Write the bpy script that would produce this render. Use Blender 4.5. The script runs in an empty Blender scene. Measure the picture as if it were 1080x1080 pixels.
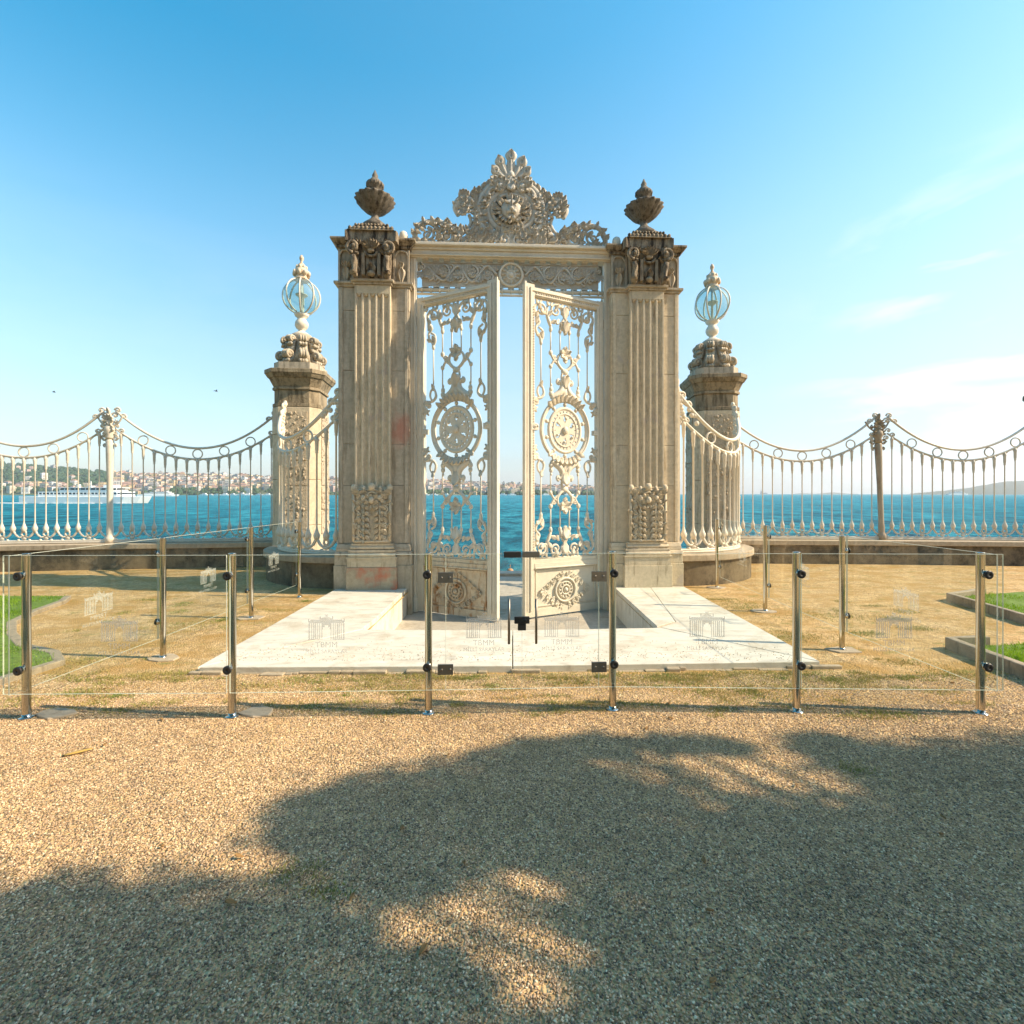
import bpy, bmesh, math, random
from mathutils import Vector, Matrix
R = math.radians; PI = math.pi
sin, cos = math.sin, math.cos
random.seed(7)
sc = bpy.context.scene
COL = sc.collection
H = 1.6; F = 500.0; CX = 540.0; HY = 521.0        # camera height, focal length in photo pixels, optical centre, horizon
SUN_EL = R(37.5); SUN_AZ = R(6)                   # sun stands to the right, a touch towards the viewer
SUN = Vector((cos(SUN_EL)*cos(SUN_AZ), -cos(SUN_EL)*sin(SUN_AZ), sin(SUN_EL)))

# ---------------------------------------------------------------- materials
def nt(name):
    m = bpy.data.materials.new(name); m.use_nodes = True
    n = m.node_tree.nodes; l = m.node_tree.links
    return m, n, l, n['Principled BSDF']
def N(n, t, **kw):
    x = n.new(t)
    for k, v in kw.items():
        if k in x.inputs: x.inputs[k].default_value = v
        else: setattr(x, k, v)
    return x
def ramp(n, stops, interp='LINEAR'):
    r = n.new('ShaderNodeValToRGB'); e = r.color_ramp.elements; r.color_ramp.interpolation = interp
    while len(e) < len(stops): e.new(.5)
    for i, (p, c) in enumerate(stops):
        e[i].position = p; e[i].color = (c[0], c[1], c[2], 1) if not isinstance(c, (int, float)) else (c, c, c, 1)
    return r
def mixc(n, l, fac, a, b, mode='MIX'):
    x = n.new('ShaderNodeMix'); x.data_type = 'RGBA'; x.blend_type = mode
    for sock, v in ((x.inputs[0], fac), (x.inputs[6], a), (x.inputs[7], b)):
        if isinstance(v, bpy.types.NodeSocket): l.new(v, sock)
        elif isinstance(v, (int, float)): sock.default_value = v
        else: sock.default_value = (v[0], v[1], v[2], 1)
    return x.outputs[2]
def coords(n, l, scale=(1, 1, 1), kind='Object'):
    t = n.new('ShaderNodeTexCoord'); mp = n.new('ShaderNodeMapping'); mp.inputs['Scale'].default_value = scale
    l.new(t.outputs[kind], mp.inputs[0]); return mp.outputs[0]
def noise(n, l, vec, scale, detail=5, rough=.6):
    x = N(n, 'ShaderNodeTexNoise', Scale=scale, Detail=detail, Roughness=rough); l.new(vec, x.inputs['Vector']); return x.outputs[0]
def bump(n, l, p, h, strength=.4, dist=.02):
    b = N(n, 'ShaderNodeBump', Strength=strength, Distance=dist); l.new(h, b.inputs['Height']); l.new(b.outputs[0], p.inputs['Normal']); return b
def weathered(name, a, b, stain, stain_lo, stain_hi, rough=.85, bstr=.5, bdist=.01, fine=60, streak=(5, 5, .7), accent=None, mott=(.80, 1.06), spot=None):
    m, n, l, p = nt(name)
    v = coords(n, l)
    big = noise(n, l, v, 1.7, 6); r1 = ramp(n, [(.3, 0.0), (.7, 1.0)]); l.new(big, r1.inputs[0])
    c = mixc(n, l, r1.outputs[0], a, b)
    med = noise(n, l, v, 14, 6, .7); r2 = ramp(n, [(.35, mott[0]), (.65, mott[1])]); l.new(med, r2.inputs[0])
    c = mixc(n, l, 1.0, c, r2.outputs[0], 'MULTIPLY')
    sv = coords(n, l, streak); st = noise(n, l, sv, 2.2, 7, .7)
    r3 = ramp(n, [(stain_lo, 0.0), (stain_hi, 1.0)]); l.new(st, r3.inputs[0])
    c = mixc(n, l, r3.outputs[0], c, stain)
    if accent:
        ac = noise(n, l, v, accent[1], 4, .6); r4 = ramp(n, [(accent[2], 0.0), (accent[3], 1.0)]); l.new(ac, r4.inputs[0])
        c = mixc(n, l, r4.outputs[0], c, accent[0])
    if spot:
        d = n.new('ShaderNodeVectorMath'); d.operation = 'DISTANCE'; l.new(coords(n, l, (1, .2, .75)), d.inputs[0]); d.inputs[1].default_value = spot[0]
        wob = noise(n, l, v, 5, 4, .6); ad = n.new('ShaderNodeMath'); ad.operation = 'MULTIPLY_ADD'; l.new(wob, ad.inputs[0]); ad.inputs[1].default_value = .35; l.new(d.outputs['Value'], ad.inputs[2])
        r5 = ramp(n, [(.22, .8), (.42, 0.0)]); l.new(ad.outputs[0], r5.inputs[0]); c = mixc(n, l, r5.outputs[0], c, spot[1])
    l.new(c, p.inputs['Base Color']); p.inputs['Roughness'].default_value = rough
    p.inputs['Specular IOR Level'].default_value = .3
    f = noise(n, l, v, fine, 6, .7); bump(n, l, p, f, bstr, bdist)
    return m
M = {}
M['stone'] = weathered('pale_beige_marble', (.70, .60, .44), (.60, .50, .35), (.24, .185, .12), .56, .74, accent=((.5, .42, .36), 3, .6, .75))
M['stone_grey'] = weathered('greyed_marble', (.56, .49, .38), (.45, .38, .28), (.17, .145, .105), .50, .70)
M['patched_stone'] = weathered('greyed_marble_with_pink_repair', (.56, .49, .38), (.45, .38, .28), (.24, .2, .14), .50, .72, spot=((.44, .035, 1.98), (.52, .22, .15)))
M['dark_stone'] = weathered('black_crusted_marble', (.44, .36, .25), (.3, .24, .17), (.035, .028, .022), .45, .62, bstr=.8, bdist=.02, fine=40)
M['cap_stone'] = weathered('lichened_cap_stone', (.42, .34, .23), (.32, .26, .17), (.1, .08, .05), .46, .66, bstr=.8, bdist=.02, fine=40)
M['urn_stone'] = weathered('weathered_urn_marble', (.27, .235, .185), (.16, .138, .11), (.045, .037, .03), .46, .64, streak=(9, 9, .5))
M['red_marble'] = weathered('pink_patched_marble', (.5, .42, .3), (.42, .34, .24), (.3, .2, .14), .6, .8, accent=((.52, .2, .12), 2.3, .46, .58))
M['wall'] = weathered('stained_render', (.27, .21, .13), (.16, .125, .08), (.045, .038, .028), .44, .64, streak=(1.5, 1.5, 1.2), bstr=.8)
M['coping'] = weathered('coping_stone', (.5, .4, .28), (.4, .33, .24), (.22, .17, .12), .55, .75)
M['rough_stone'] = weathered('vermiculated_marble', (.66, .57, .43), (.56, .46, .33), (.32, .24, .15), .58, .76, bstr=1, bdist=.05, fine=20)
M['iron'] = weathered('cream_painted_iron', (.78, .71, .58), (.67, .60, .48), (.42, .27, .14), .66, .82, rough=.5, bstr=.35, bdist=.004, fine=90, accent=((.5, .36, .22), 9, .68, .80), mott=(.92, 1.03))
M['iron_grey'] = weathered('weathered_painted_iron', (.62, .58, .5), (.5, .46, .39), (.34, .22, .13), .60, .78, rough=.6, bstr=.35, bdist=.004, fine=90, mott=(.88, 1.04))
M['iron_fence'] = weathered('white_fence_paint', (.72, .67, .57), (.58, .52, .43), (.3, .19, .11), .6, .76, rough=.5, bstr=.35, bdist=.004, fine=90, streak=(9, 9, 3), mott=(.9, 1.03))
M['old_post_paint'] = weathered('dull_brown_post_paint', (.42, .36, .28), (.34, .28, .2), (.2, .12, .07), .52, .7, rough=.6, bstr=.35, bdist=.004, fine=90, mott=(.88, 1.03))
M['rusty_iron'] = weathered('rust_streaked_iron', (.74, .63, .47), (.62, .5, .35), (.34, .15, .05), .5, .68, rough=.6, bstr=.5, bdist=.004, fine=70, streak=(7, 7, 1.2), accent=((.42, .18, .05), 4, .6, .72))

def metal(name, col, rough):
    m, n, l, p = nt(name); p.inputs['Base Color'].default_value = (*col, 1); p.inputs['Metallic'].default_value = 1
    v = coords(n, l, (1, 1, .3)); f = noise(n, l, v, 9, 3); r = ramp(n, [(.3, rough*.8), (.7, rough*1.3)]); l.new(f, r.inputs[0]); l.new(r.outputs[0], p.inputs['Roughness'])
    return m
M['steel'] = metal('brushed_steel', (.52, .49, .43), .10)
M['dark_steel'] = metal('dull_patch_steel', (.2, .19, .17), .4)
def plain(name, col, rough=.6, spec=.4, var=.15, scale=8):
    m, n, l, p = nt(name); v = coords(n, l); f = noise(n, l, v, scale, 4)
    r = ramp(n, [(.3, tuple(c*(1-var) for c in col)), (.7, tuple(min(1, c*(1+var)) for c in col))]); l.new(f, r.inputs[0]); l.new(r.outputs[0], p.inputs['Base Color'])
    p.inputs['Roughness'].default_value = rough; p.inputs['Specular IOR Level'].default_value = spec
    return m
M['black'] = plain('black_rubber', (.02, .02, .02), .45)
M['gun'] = plain('crusted_carved_shadow_stone', (.09, .07, .05), .9)
M['white_paint'] = plain('white_ship_paint', (.8, .8, .78), .4)
M['ship_glass'] = plain('dark_ship_windows', (.06, .08, .1), .2)
M['ship_dark'] = plain('dark_hull', (.08, .09, .12), .5)
M['ship_grey'] = plain('distant_grey_hull', (.25, .3, .35), .6)
M['foam'] = plain('white_foam', (.8, .82, .82), .8)
M['bird'] = plain('gull_feathers', (.12, .12, .13), .8)
M['bark'] = plain('plane_tree_bark', (.2, .16, .11), .9, var=.4)
M['kerb'] = weathered('kerb_stone', (.4, .33, .24), (.32, .26, .18), (.15, .12, .08), .52, .7)

def leafmat(name, c1, c2, trans=.3, rnd=False, scale=3):
    m, n, l, p = nt(name); v = coords(n, l, kind='Object'); f = noise(n, l, v, scale, 4, .7)
    r = ramp(n, [(.32, c1), (.68, c2)]); l.new(f, r.inputs[0]); l.new(r.outputs[0], p.inputs['Base Color'])
    p.inputs['Roughness'].default_value = .6; p.inputs['Specular IOR Level'].default_value = .25
    tr = n.new('ShaderNodeBsdfTranslucent'); l.new(r.outputs[0], tr.inputs[0]); mx = n.new('ShaderNodeMixShader'); mx.inputs[0].default_value = trans
    l.new(p.outputs[0], mx.inputs[1]); l.new(tr.outputs[0], mx.inputs[2]); l.new(mx.outputs[0], n['Material Output'].inputs[0])
    return m
M['leaf'] = leafmat('tree_leaves', (.035, .08, .015), (.08, .13, .03))
M['grass'] = leafmat('lawn_blades', (.13, .26, .012), (.30, .44, .03), .4, scale=5)
M['weed'] = leafmat('dry_weeds', (.16, .25, .04), (.52, .38, .15), .3, scale=2.5)
M['wood_far'] = leafmat('far_trees', (.02, .06, .02), (.055, .1, .035), .1, scale=.05)

def glassmat(name, tint, ior=1.45, tintback=.0, rough=0.0):
    m = bpy.data.materials.new(name); m.use_nodes = True; n = m.node_tree.nodes; l = m.node_tree.links; n.clear()
    o = n.new('ShaderNodeOutputMaterial'); t = n.new('ShaderNodeBsdfTransparent'); t.inputs[0].default_value = (*tint, 1)
    g = n.new('ShaderNodeBsdfGlossy'); g.inputs['Roughness'].default_value = rough
    fr = n.new('ShaderNodeFresnel'); fr.inputs[0].default_value = ior
    ge = n.new('ShaderNodeNewGeometry'); s = n.new('ShaderNodeMath'); s.operation = 'SUBTRACT'; s.inputs[0].default_value = 1
    l.new(ge.outputs['Backfacing'], s.inputs[1]); mu = n.new('ShaderNodeMath'); mu.operation = 'MULTIPLY'; l.new(fr.outputs[0], mu.inputs[0]); l.new(s.outputs[0], mu.inputs[1])
    mx = n.new('ShaderNodeMixShader'); l.new(mu.outputs[0], mx.inputs[0]); l.new(t.outputs[0], mx.inputs[1]); l.new(g.outputs[0], mx.inputs[2]); l.new(mx.outputs[0], o.inputs[0])
    return m
M['glass'] = glassmat('clear_panel_glass', (.972, .985, .975), 1.5)
M['globe'] = glassmat('lamp_globe_glass', (.74, .89, .9), 1.55)
_n = M['globe'].node_tree.nodes; _l = M['globe'].node_tree.links; _d = _n.new('ShaderNodeBsdfDiffuse'); _d.inputs[0].default_value = (.75, .85, .84, 1); _m = _n.new('ShaderNodeMixShader'); _m.inputs[0].default_value = .13
_o = [x for x in _n if x.type == 'OUTPUT_MATERIAL'][0]; _s = _o.inputs[0].links[0].from_socket; _l.new(_s, _m.inputs[1]); _l.new(_d.outputs[0], _m.inputs[2]); _l.new(_m.outputs[0], _o.inputs[0])
def edgemat():
    m = bpy.data.materials.new('ground_glass_edge'); m.use_nodes = True; n = m.node_tree.nodes; l = m.node_tree.links; n.clear()
    o = n.new('ShaderNodeOutputMaterial'); t = n.new('ShaderNodeBsdfTransparent'); d = n.new('ShaderNodeBsdfDiffuse'); d.inputs[0].default_value = (.72, .76, .66, 1); mx = n.new('ShaderNodeMixShader'); mx.inputs[0].default_value = .5
    l.new(t.outputs[0], mx.inputs[1]); l.new(d.outputs[0], mx.inputs[2]); l.new(mx.outputs[0], o.inputs[0]); return m
M['glass_edge'] = edgemat()
def frost():
    m = bpy.data.materials.new('etched_frosting'); m.use_nodes = True; n = m.node_tree.nodes; l = m.node_tree.links; n.clear()
    o = n.new('ShaderNodeOutputMaterial'); t = n.new('ShaderNodeBsdfTransparent'); d = n.new('ShaderNodeBsdfDiffuse'); d.inputs[0].default_value = (.75, .75, .72, 1)
    tr = n.new('ShaderNodeBsdfTranslucent'); tr.inputs[0].default_value = (.6, .6, .58, 1); a = n.new('ShaderNodeMixShader'); a.inputs[0].default_value = .3
    l.new(d.outputs[0], a.inputs[1]); l.new(tr.outputs[0], a.inputs[2])
    mx = n.new('ShaderNodeMixShader'); mx.inputs[0].default_value = .32; l.new(t.outputs[0], mx.inputs[1]); l.new(a.outputs[0], mx.inputs[2]); l.new(mx.outputs[0], o.inputs[0])
    return m
M['frost'] = frost()

PEB = [(.0, (.05, .055, .06)), (.14, (.13, .13, .13)), (.32, (.25, .23, .2)), (.5, (.36, .31, .24)), (.64, (.46, .41, .34)), (.78, (.3, .27, .24)), (.88, (.56, .53, .47)), (1.0, (.72, .7, .66))]
PEB = [(p_, tuple(min(.9, (c_[k_]*.92+(.56, .38, .20)[k_]*.08)*(1.46, 1.15, .83)[k_]) for k_ in range(3))) for p_, c_ in PEB]
def pebblemat():
    m, n, l, p = nt('mixed_pebbles'); oi = n.new('ShaderNodeObjectInfo'); r = ramp(n, PEB); l.new(oi.outputs['Random'], r.inputs[0])
    v = coords(n, l); f = noise(n, l, v, 3, 4); r2 = ramp(n, [(.3, .75), (.7, 1.15)]); l.new(f, r2.inputs[0])
    c = mixc(n, l, 1.0, r.outputs[0], r2.outputs[0], 'MULTIPLY')
    pt = noise(n, l, oi.outputs['Location'], .9, 5, .65); r3 = ramp(n, [(.3, .72), (.7, 1.22)]); l.new(pt, r3.inputs[0]); c = mixc(n, l, 1.0, c, r3.outputs[0], 'MULTIPLY')
    p4 = noise(n, l, oi.outputs['Location'], 2.6, 6, .7); r4 = ramp(n, [(.58, 0.0), (.72, .45)]); l.new(p4, r4.inputs[0]); c = mixc(n, l, r4.outputs[0], c, (.42, .25, .09))
    l.new(c, p.inputs['Base Color']); p.inputs['Roughness'].default_value = .75
    return m
M['pebble'] = pebblemat()
def groundmat():
    m, n, l, p = nt('gravel_ground')
    v = coords(n, l)
    vo = N(n, 'ShaderNodeTexVoronoi', Scale=75.0); l.new(v, vo.inputs['Vector'])
    sep = n.new('ShaderNodeSeparateColor'); l.new(vo.outputs['Color'], sep.inputs[0])
    r = ramp(n, PEB); l.new(sep.outputs[0], r.inputs[0]); c = r.outputs[0]
    tan = ramp(n, [(.2, .40), (.75, .85)]); big = noise(n, l, v, .8, 6, .65); l.new(big, tan.inputs[0])
    c = mixc(n, l, tan.outputs[0], c, (.62, .42, .19))
    v2 = N(n, 'ShaderNodeTexVoronoi', Scale=24.0); l.new(v, v2.inputs['Vector']); s2_ = n.new('ShaderNodeSeparateColor'); l.new(v2.outputs['Color'], s2_.inputs[0]); r7 = ramp(n, [(.0, .72), (.5, 1.0), (1.0, 1.2)]); l.new(s2_.outputs[1], r7.inputs[0]); c = mixc(n, l, 1.0, c, r7.outputs[0], 'MULTIPLY')
    sx = n.new('ShaderNodeSeparateXYZ'); l.new(v, sx.inputs[0])
    def band(lo, hi, axis=1):
        mr = n.new('ShaderNodeMapRange'); mr.interpolation_type = 'SMOOTHSTEP'; mr.inputs[1].default_value = lo; mr.inputs[2].default_value = hi; l.new(sx.outputs[axis], mr.inputs[0]); return mr.outputs[0]
    def mul(a, b):
        x = n.new('ShaderNodeMath'); x.operation = 'MULTIPLY'; l.new(a, x.inputs[0])
        if isinstance(b, (int, float)): x.inputs[1].default_value = b
        else: l.new(b, x.inputs[1])
        return x.outputs[0]
    # worn, rust-coloured and mossy patches mostly inside the glass barrier
    inside = band(3.2, 3.7)
    n1 = noise(n, l, coords(n, l, (1, 1.8, 1)), 1.6, 7, .68); r1 = ramp(n, [(.42, 0.0), (.60, .85)]); l.new(n1, r1.inputs[0])
    c = mixc(n, l, mul(r1.outputs[0], inside), c, (.44, .26, .08))
    n2 = noise(n, l, coords(n, l, (1.3, 2.2, 1)), 2.3, 7, .7); r2 = ramp(n, [(.56, 0.0), (.66, .8)]); l.new(n2, r2.inputs[0])
    c = mixc(n, l, mul(r2.outputs[0], inside), c, (.24, .23, .07))
    n3 = noise(n, l, v, 3.5, 5, .7); r3 = ramp(n, [(.62, 0.0), (.75, .5)]); l.new(n3, r3.inputs[0])
    c = mixc(n, l, r3.outputs[0], c, (.36, .24, .1))
    l.new(c, p.inputs['Base Color']); p.inputs['Roughness'].default_value = .9; p.inputs['Specular IOR Level'].default_value = .2
    inv = n.new('ShaderNodeMath'); inv.operation = 'SUBTRACT'; inv.inputs[0].default_value = 1; l.new(vo.outputs['Distance'], inv.inputs[1])
    b = bump(n, l, p, inv.outputs[0], 1.0, .012)
    mid = N(n, 'ShaderNodeBump', Strength=.3, Distance=.04); l.new(noise(n, l, v, 9, 6, .7), mid.inputs['Height']); l.new(mid.outputs[0], b.inputs['Normal'])
    return m
M['ground'] = groundmat()
def marblemat():
    m, n, l, p = nt('white_veined_marble'); v = coords(n, l, (1, 3.2, 1))
    w = N(n, 'ShaderNodeTexNoise', Scale=2.2, Detail=8, Roughness=.6, Distortion=1.2); l.new(v, w.inputs['Vector'])
    r = ramp(n, [(.3, (.48, .43, .36)), (.45, (.66, .61, .52)), (.55, (.70, .65, .56)), (.7, (.78, .73, .64))]); l.new(w.outputs[0], r.inputs[0])
    st = noise(n, l, coords(n, l), 2.6, 7, .7); r3 = ramp(n, [(.52, 0.0), (.70, .7)]); l.new(st, r3.inputs[0]); c = mixc(n, l, r3.outputs[0], r.outputs[0], (.46, .36, .24))
    sp = noise(n, l, coords(n, l), 22, 5, .7); r4 = ramp(n, [(.66, 0.0), (.72, .7)]); l.new(sp, r4.inputs[0]); c = mixc(n, l, r4.outputs[0], c, (.22, .18, .13))
    l.new(c, p.inputs['Base Color']); p.inputs['Roughness'].default_value = .55; bump(n, l, p, noise(n, l, coords(n, l), 40, 5), .25, .006)
    return m
M['marble'] = marblemat()
M['quay'] = weathered('quay_paving', (.5, .45, .38), (.42, .37, .3), (.25, .2, .15), .55, .75, streak=(1, 2, 1))
M['soil'] = plain('lawn_soil', (.12, .19, .025), .95, var=.4, scale=20)
def seamat():
    m, n, l, p = nt('sea_water')
    ge = n.new('ShaderNodeNewGeometry')
    def vec(s):
        mp = n.new('ShaderNodeMapping'); mp.inputs['Scale'].default_value = s; mp.inputs['Rotation'].default_value = (0, 0, .25); l.new(ge.outputs['Position'], mp.inputs[0]); return mp.outputs[0]
    a = noise(n, l, vec((1.9, .9, 1)), .2, 9, .80); b = noise(n, l, vec((.8, 1.2, 1)), 1.1, 5, .65); c3 = noise(n, l, vec((.5, 1.2, 1)), .03, 5, .6)
    col = ramp(n, [(.40, (.0, .075, .12)), (.5, (.0, .185, .27)), (.6, (.04, .38, .47))]); l.new(a, col.inputs[0])
    big = ramp(n, [(.3, .8), (.7, 1.2)]); l.new(c3, big.inputs[0])
    cc = mixc(n, l, 1.0, col.outputs[0], big.outputs[0], 'MULTIPLY')
    cap = ramp(n, [(.66, 0.0), (.72, .6)]); fo = noise(n, l, vec((.35, 1.1, 1)), .45, 8, .72); l.new(fo, cap.inputs[0])
    cc = mixc(n, l, cap.outputs[0], cc, (.55, .65, .68))
    df = n.new('ShaderNodeBsdfDiffuse'); l.new(cc, df.inputs[0]); gs = n.new('ShaderNodeBsdfGlossy'); gs.inputs['Roughness'].default_value = .12
    fr = n.new('ShaderNodeFresnel'); fr.inputs[0].default_value = 1.33; mn = n.new('ShaderNodeMath'); mn.operation = 'MINIMUM'; mn.inputs[1].default_value = .22; l.new(fr.outputs[0], mn.inputs[0])
    mx = n.new('ShaderNodeMixShader'); l.new(mn.outputs[0], mx.inputs[0]); l.new(df.outputs[0], mx.inputs[1]); l.new(gs.outputs[0], mx.inputs[2]); l.new(mx.outputs[0], n['Material Output'].inputs[0])
    b1 = N(n, 'ShaderNodeBump', Strength=1.0, Distance=1.0); l.new(a, b1.inputs['Height'])
    b2 = N(n, 'ShaderNodeBump', Strength=1.0, Distance=.3); l.new(b, b2.inputs['Height']); l.new(b1.outputs[0], b2.inputs['Normal'])
    for q_ in (df, gs, fr): l.new(b2.outputs[0], q_.inputs['Normal'])
    return m
M['sea'] = seamat()
def hillmat(name, a, b, c3):
    m, n, l, p = nt(name); v = coords(n, l); f = noise(n, l, v, .02, 8, .7); r = ramp(n, [(.35, a), (.5, b), (.68, c3)]); l.new(f, r.inputs[0])
    l.new(r.outputs[0], p.inputs['Base Color']); p.inputs['Roughness'].default_value = .95; return m
M['hill'] = hillmat('wooded_hillside', (.03, .07, .025), (.06, .1, .035), (.2, .16, .09))
M['hill_far'] = hillmat('far_headland', (.015, .04, .03), (.03, .055, .035), (.06, .075, .05))
M['facades'] = [plain('house_wall_'+k, c, .8) for k, c in (('white', (.7, .66, .6)), ('cream', (.62, .52, .38)), ('pink', (.6, .42, .36)), ('ochre', (.56, .42, .24)), ('grey', (.42, .4, .38)))]
M['roof'] = plain('terracotta_roof', (.33, .2, .14), .85, var=.3)
M['far_window'] = plain('far_window_bands', (.12, .12, .13), .4)

# ---------------------------------------------------------------- mesh builder
class MB:
    def __init__(s): s.v = []; s.f = []; s.sm = []; s.mi = []; s.m = Matrix.Identity(4); s.mat = 0
    def add(s, vs, fs, smooth=False):
        o = len(s.v); m = s.m
        s.v += [tuple(m @ Vector(p)) for p in vs]
        s.f += [tuple(i+o for i in f) for f in fs]; s.sm += [smooth]*len(fs); s.mi += [s.mat]*len(fs); return s
    def box(s, x0, x1, y0, y1, z0, z1):
        if x0 > x1: x0, x1 = x1, x0
        vs = [(x, y, z) for z in (z0, z1) for y in (y0, y1) for x in (x0, x1)]
        return s.add(vs, [(0, 2, 3, 1), (4, 5, 7, 6), (0, 1, 5, 4), (2, 6, 7, 3), (0, 4, 6, 2), (1, 3, 7, 5)])
    def frust(s, cx, cy, w0, d0, z0, w1, d1, z1):
        vs = [(cx+a*w0/2, cy+b*d0/2, z0) for a, b in ((-1, -1), (1, -1), (1, 1), (-1, 1))]+[(cx+a*w1/2, cy+b*d1/2, z1) for a, b in ((-1, -1), (1, -1), (1, 1), (-1, 1))]
        return s.add(vs, [(3, 2, 1, 0), (4, 5, 6, 7)]+[(i, (i+1) % 4, (i+1) % 4+4, i+4) for i in range(4)])
    def prism(s, poly, z0, z1, poly2=None):
        k = len(poly); p2 = poly2 or poly
        vs = [(x, y, z0) for x, y in poly]+[(x, y, z1) for x, y in p2]
        return s.add(vs, [tuple(range(k-1, -1, -1)), tuple(range(k, 2*k))]+[(i, (i+1) % k, (i+1) % k+k, i+k) for i in range(k)])
    def xprism(s, poly, y0, y1):                     # polygon in x,z extruded along y (front y0)
        k = len(poly); vs = [(x, y0, z) for x, z in poly]+[(x, y1, z) for x, z in poly]
        return s.add(vs, [tuple(range(k)), tuple(range(2*k-1, k-1, -1))]+[(i, i+k, (i+1) % k+k, (i+1) % k) for i in range(k)])
    def lathe(s, prof, cx=0, cy=0, seg=20, fn=None):
        vs = []; fs = []
        for r, z in prof:
            for j in range(seg):
                a = 2*PI*j/seg; rr = r if fn is None else r*fn(a, z); vs.append((cx+rr*cos(a), cy+rr*sin(a), z))
        for i in range(len(prof)-1):
            for j in range(seg): k = (j+1) % seg; fs.append((i*seg+j, i*seg+k, (i+1)*seg+k, (i+1)*seg+j))
        fs.append(tuple(range(seg-1, -1, -1))); fs.append(tuple((len(prof)-1)*seg+j for j in range(seg)))
        return s.add(vs, fs, True)
    def tube(s, pts, rad, seg=6, flat=1.0, closed=False):
        pts = [Vector(p) for p in pts]; n = len(pts)
        if isinstance(rad, (int, float)): rad = [rad]*n
        vs = []; fs = []
        for i, p in enumerate(pts):
            if closed: t = pts[(i+1) % n]-pts[i-1]
            else: t = pts[min(i+1, n-1)]-pts[max(i-1, 0)]
            if t.length < 1e-9: t = Vector((0, 0, 1))
            t.normalize()
            up = Vector((0, 1, 0)) if abs(t.y) < .9 else Vector((1, 0, 0))
            a = t.cross(up).normalized(); b = a.cross(t).normalized()
            for j in range(seg):
                q = 2*PI*j/seg; vs.append(p+a*cos(q)*rad[i]+b*sin(q)*rad[i]*flat)
        m = n if closed else n-1
        for i in range(m):
            for j in range(seg): k = (j+1) % seg; i2 = (i+1) % n; fs.append((i*seg+j, i*seg+k, i2*seg+k, i2*seg+j))
        if not closed: fs.append(tuple(range(seg-1, -1, -1))); fs.append(tuple((n-1)*seg+j for j in range(seg)))
        return s.add(vs, fs, True)
    def blob(s, c, r, rot=None, seg=8, ring=5):
        if isinstance(r, (int, float)): r = (r, r, r)
        q = rot or Matrix.Identity(3); vs = [Vector(c)+q @ Vector((0, 0, -r[2]))]; fs = []
        for i in range(1, ring+1):
            t = -PI/2+PI*i/(ring+1)
            for j in range(seg): a = 2*PI*j/seg; vs.append(Vector(c)+q @ Vector((r[0]*cos(t)*cos(a), r[1]*cos(t)*sin(a), r[2]*sin(t))))
        vs.append(Vector(c)+q @ Vector((0, 0, r[2]))); e = len(vs)-1
        for j in range(seg):
            k = (j+1) % seg; fs.append((0, 1+k, 1+j)); fs.append((e, e-seg+j, e-seg+k))
            for i in range(ring-1): fs.append((1+i*seg+j, 1+i*seg+k, 1+(i+1)*seg+k, 1+(i+1)*seg+j))
        return s.add(vs, fs, True)
    # --- flat ornament helpers, drawn in the local x,z plane at depth y
    def petal(s, x, z, ang, ln, w, y=0, t=.03):      # pointed leaf with a grooved face, growing from (x,z) towards ang
        if ln < .06:
            c = (x+cos(ang)*ln/2, y, z+sin(ang)*ln/2); return s.blob(c, (w/2, t, ln/2), Matrix.Rotation(-(ang-PI/2), 3, 'Y'), 6, 3)
        ca, sa = cos(ang), sin(ang); vs = []; fs = []; n = 6
        for i in range(n+1):
            q = i/n; hw = w/2*(.35+1.0*sin(PI*min(1, q*.95+.03)**1.55))*(1-.15*q) if i < n else w*.04
            curl = -t*.9*q*q
            for px, dy in ((-1, .0), (-.55, -.95), (0, -.25), (.55, -.95), (1, .0), (0, .8)):
                a, b = ln*q*(1+.0*px), hw*px; vs.append((x+ca*a-sa*b, y+dy*t+curl, z+sa*a+ca*b))
        for i in range(n):
            for k in range(6): k2 = (k+1) % 6; fs.append((i*6+k, (i+1)*6+k, (i+1)*6+k2, i*6+k2))
        fs += [(0, 1, 2, 3, 4, 5), tuple(n*6+k for k in range(5, -1, -1))]
        return s.add(vs, fs, True)
    def spiral(s, x, z, r, a0, turns, rad, y=0, tip=.45, rin=.12, seg=6, ball=True):
        n = max(8, int(abs(turns)*16)); pts = []; rr = []
        for i in range(n+1):
            t = i/n; a = a0+2*PI*turns*t; q = r*(1-t)+r*rin*t; pts.append((x+q*cos(a), y, z+q*sin(a))); rr.append(rad*(1-t*(1-tip)))
        s.tube(pts, rr, seg)
        if ball: s.blob((pts[-1][0], y-.003, pts[-1][2]), rad*1.25, seg=6, ring=4)
        return s
    def curve(s, ps, rad, y=0, steps=6, seg=6, flat=1.0):
        P = [Vector((a, y, b)) for a, b in ps]; P = [P[0]*2-P[1]]+P+[P[-1]*2-P[-2]]; out = []
        for i in range(1, len(P)-2):
            for k in range(steps):
                t = k/steps; a, b, c, d = P[i-1], P[i], P[i+1], P[i+2]
                out.append(.5*((2*b)+(c-a)*t+(2*a-5*b+4*c-d)*t*t+(3*b-a-3*c+d)*t**3))
        out.append(P[-2]); n = len(out)
        if not isinstance(rad, (int, float)):
            m = len(rad)-1; rad = [rad[min(int(i/(n-1)*m), m-1)]*(1-(i/(n-1)*m-min(int(i/(n-1)*m), m-1)))+rad[min(int(i/(n-1)*m), m-1)+1]*(i/(n-1)*m-min(int(i/(n-1)*m), m-1)) for i in range(n)]
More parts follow.
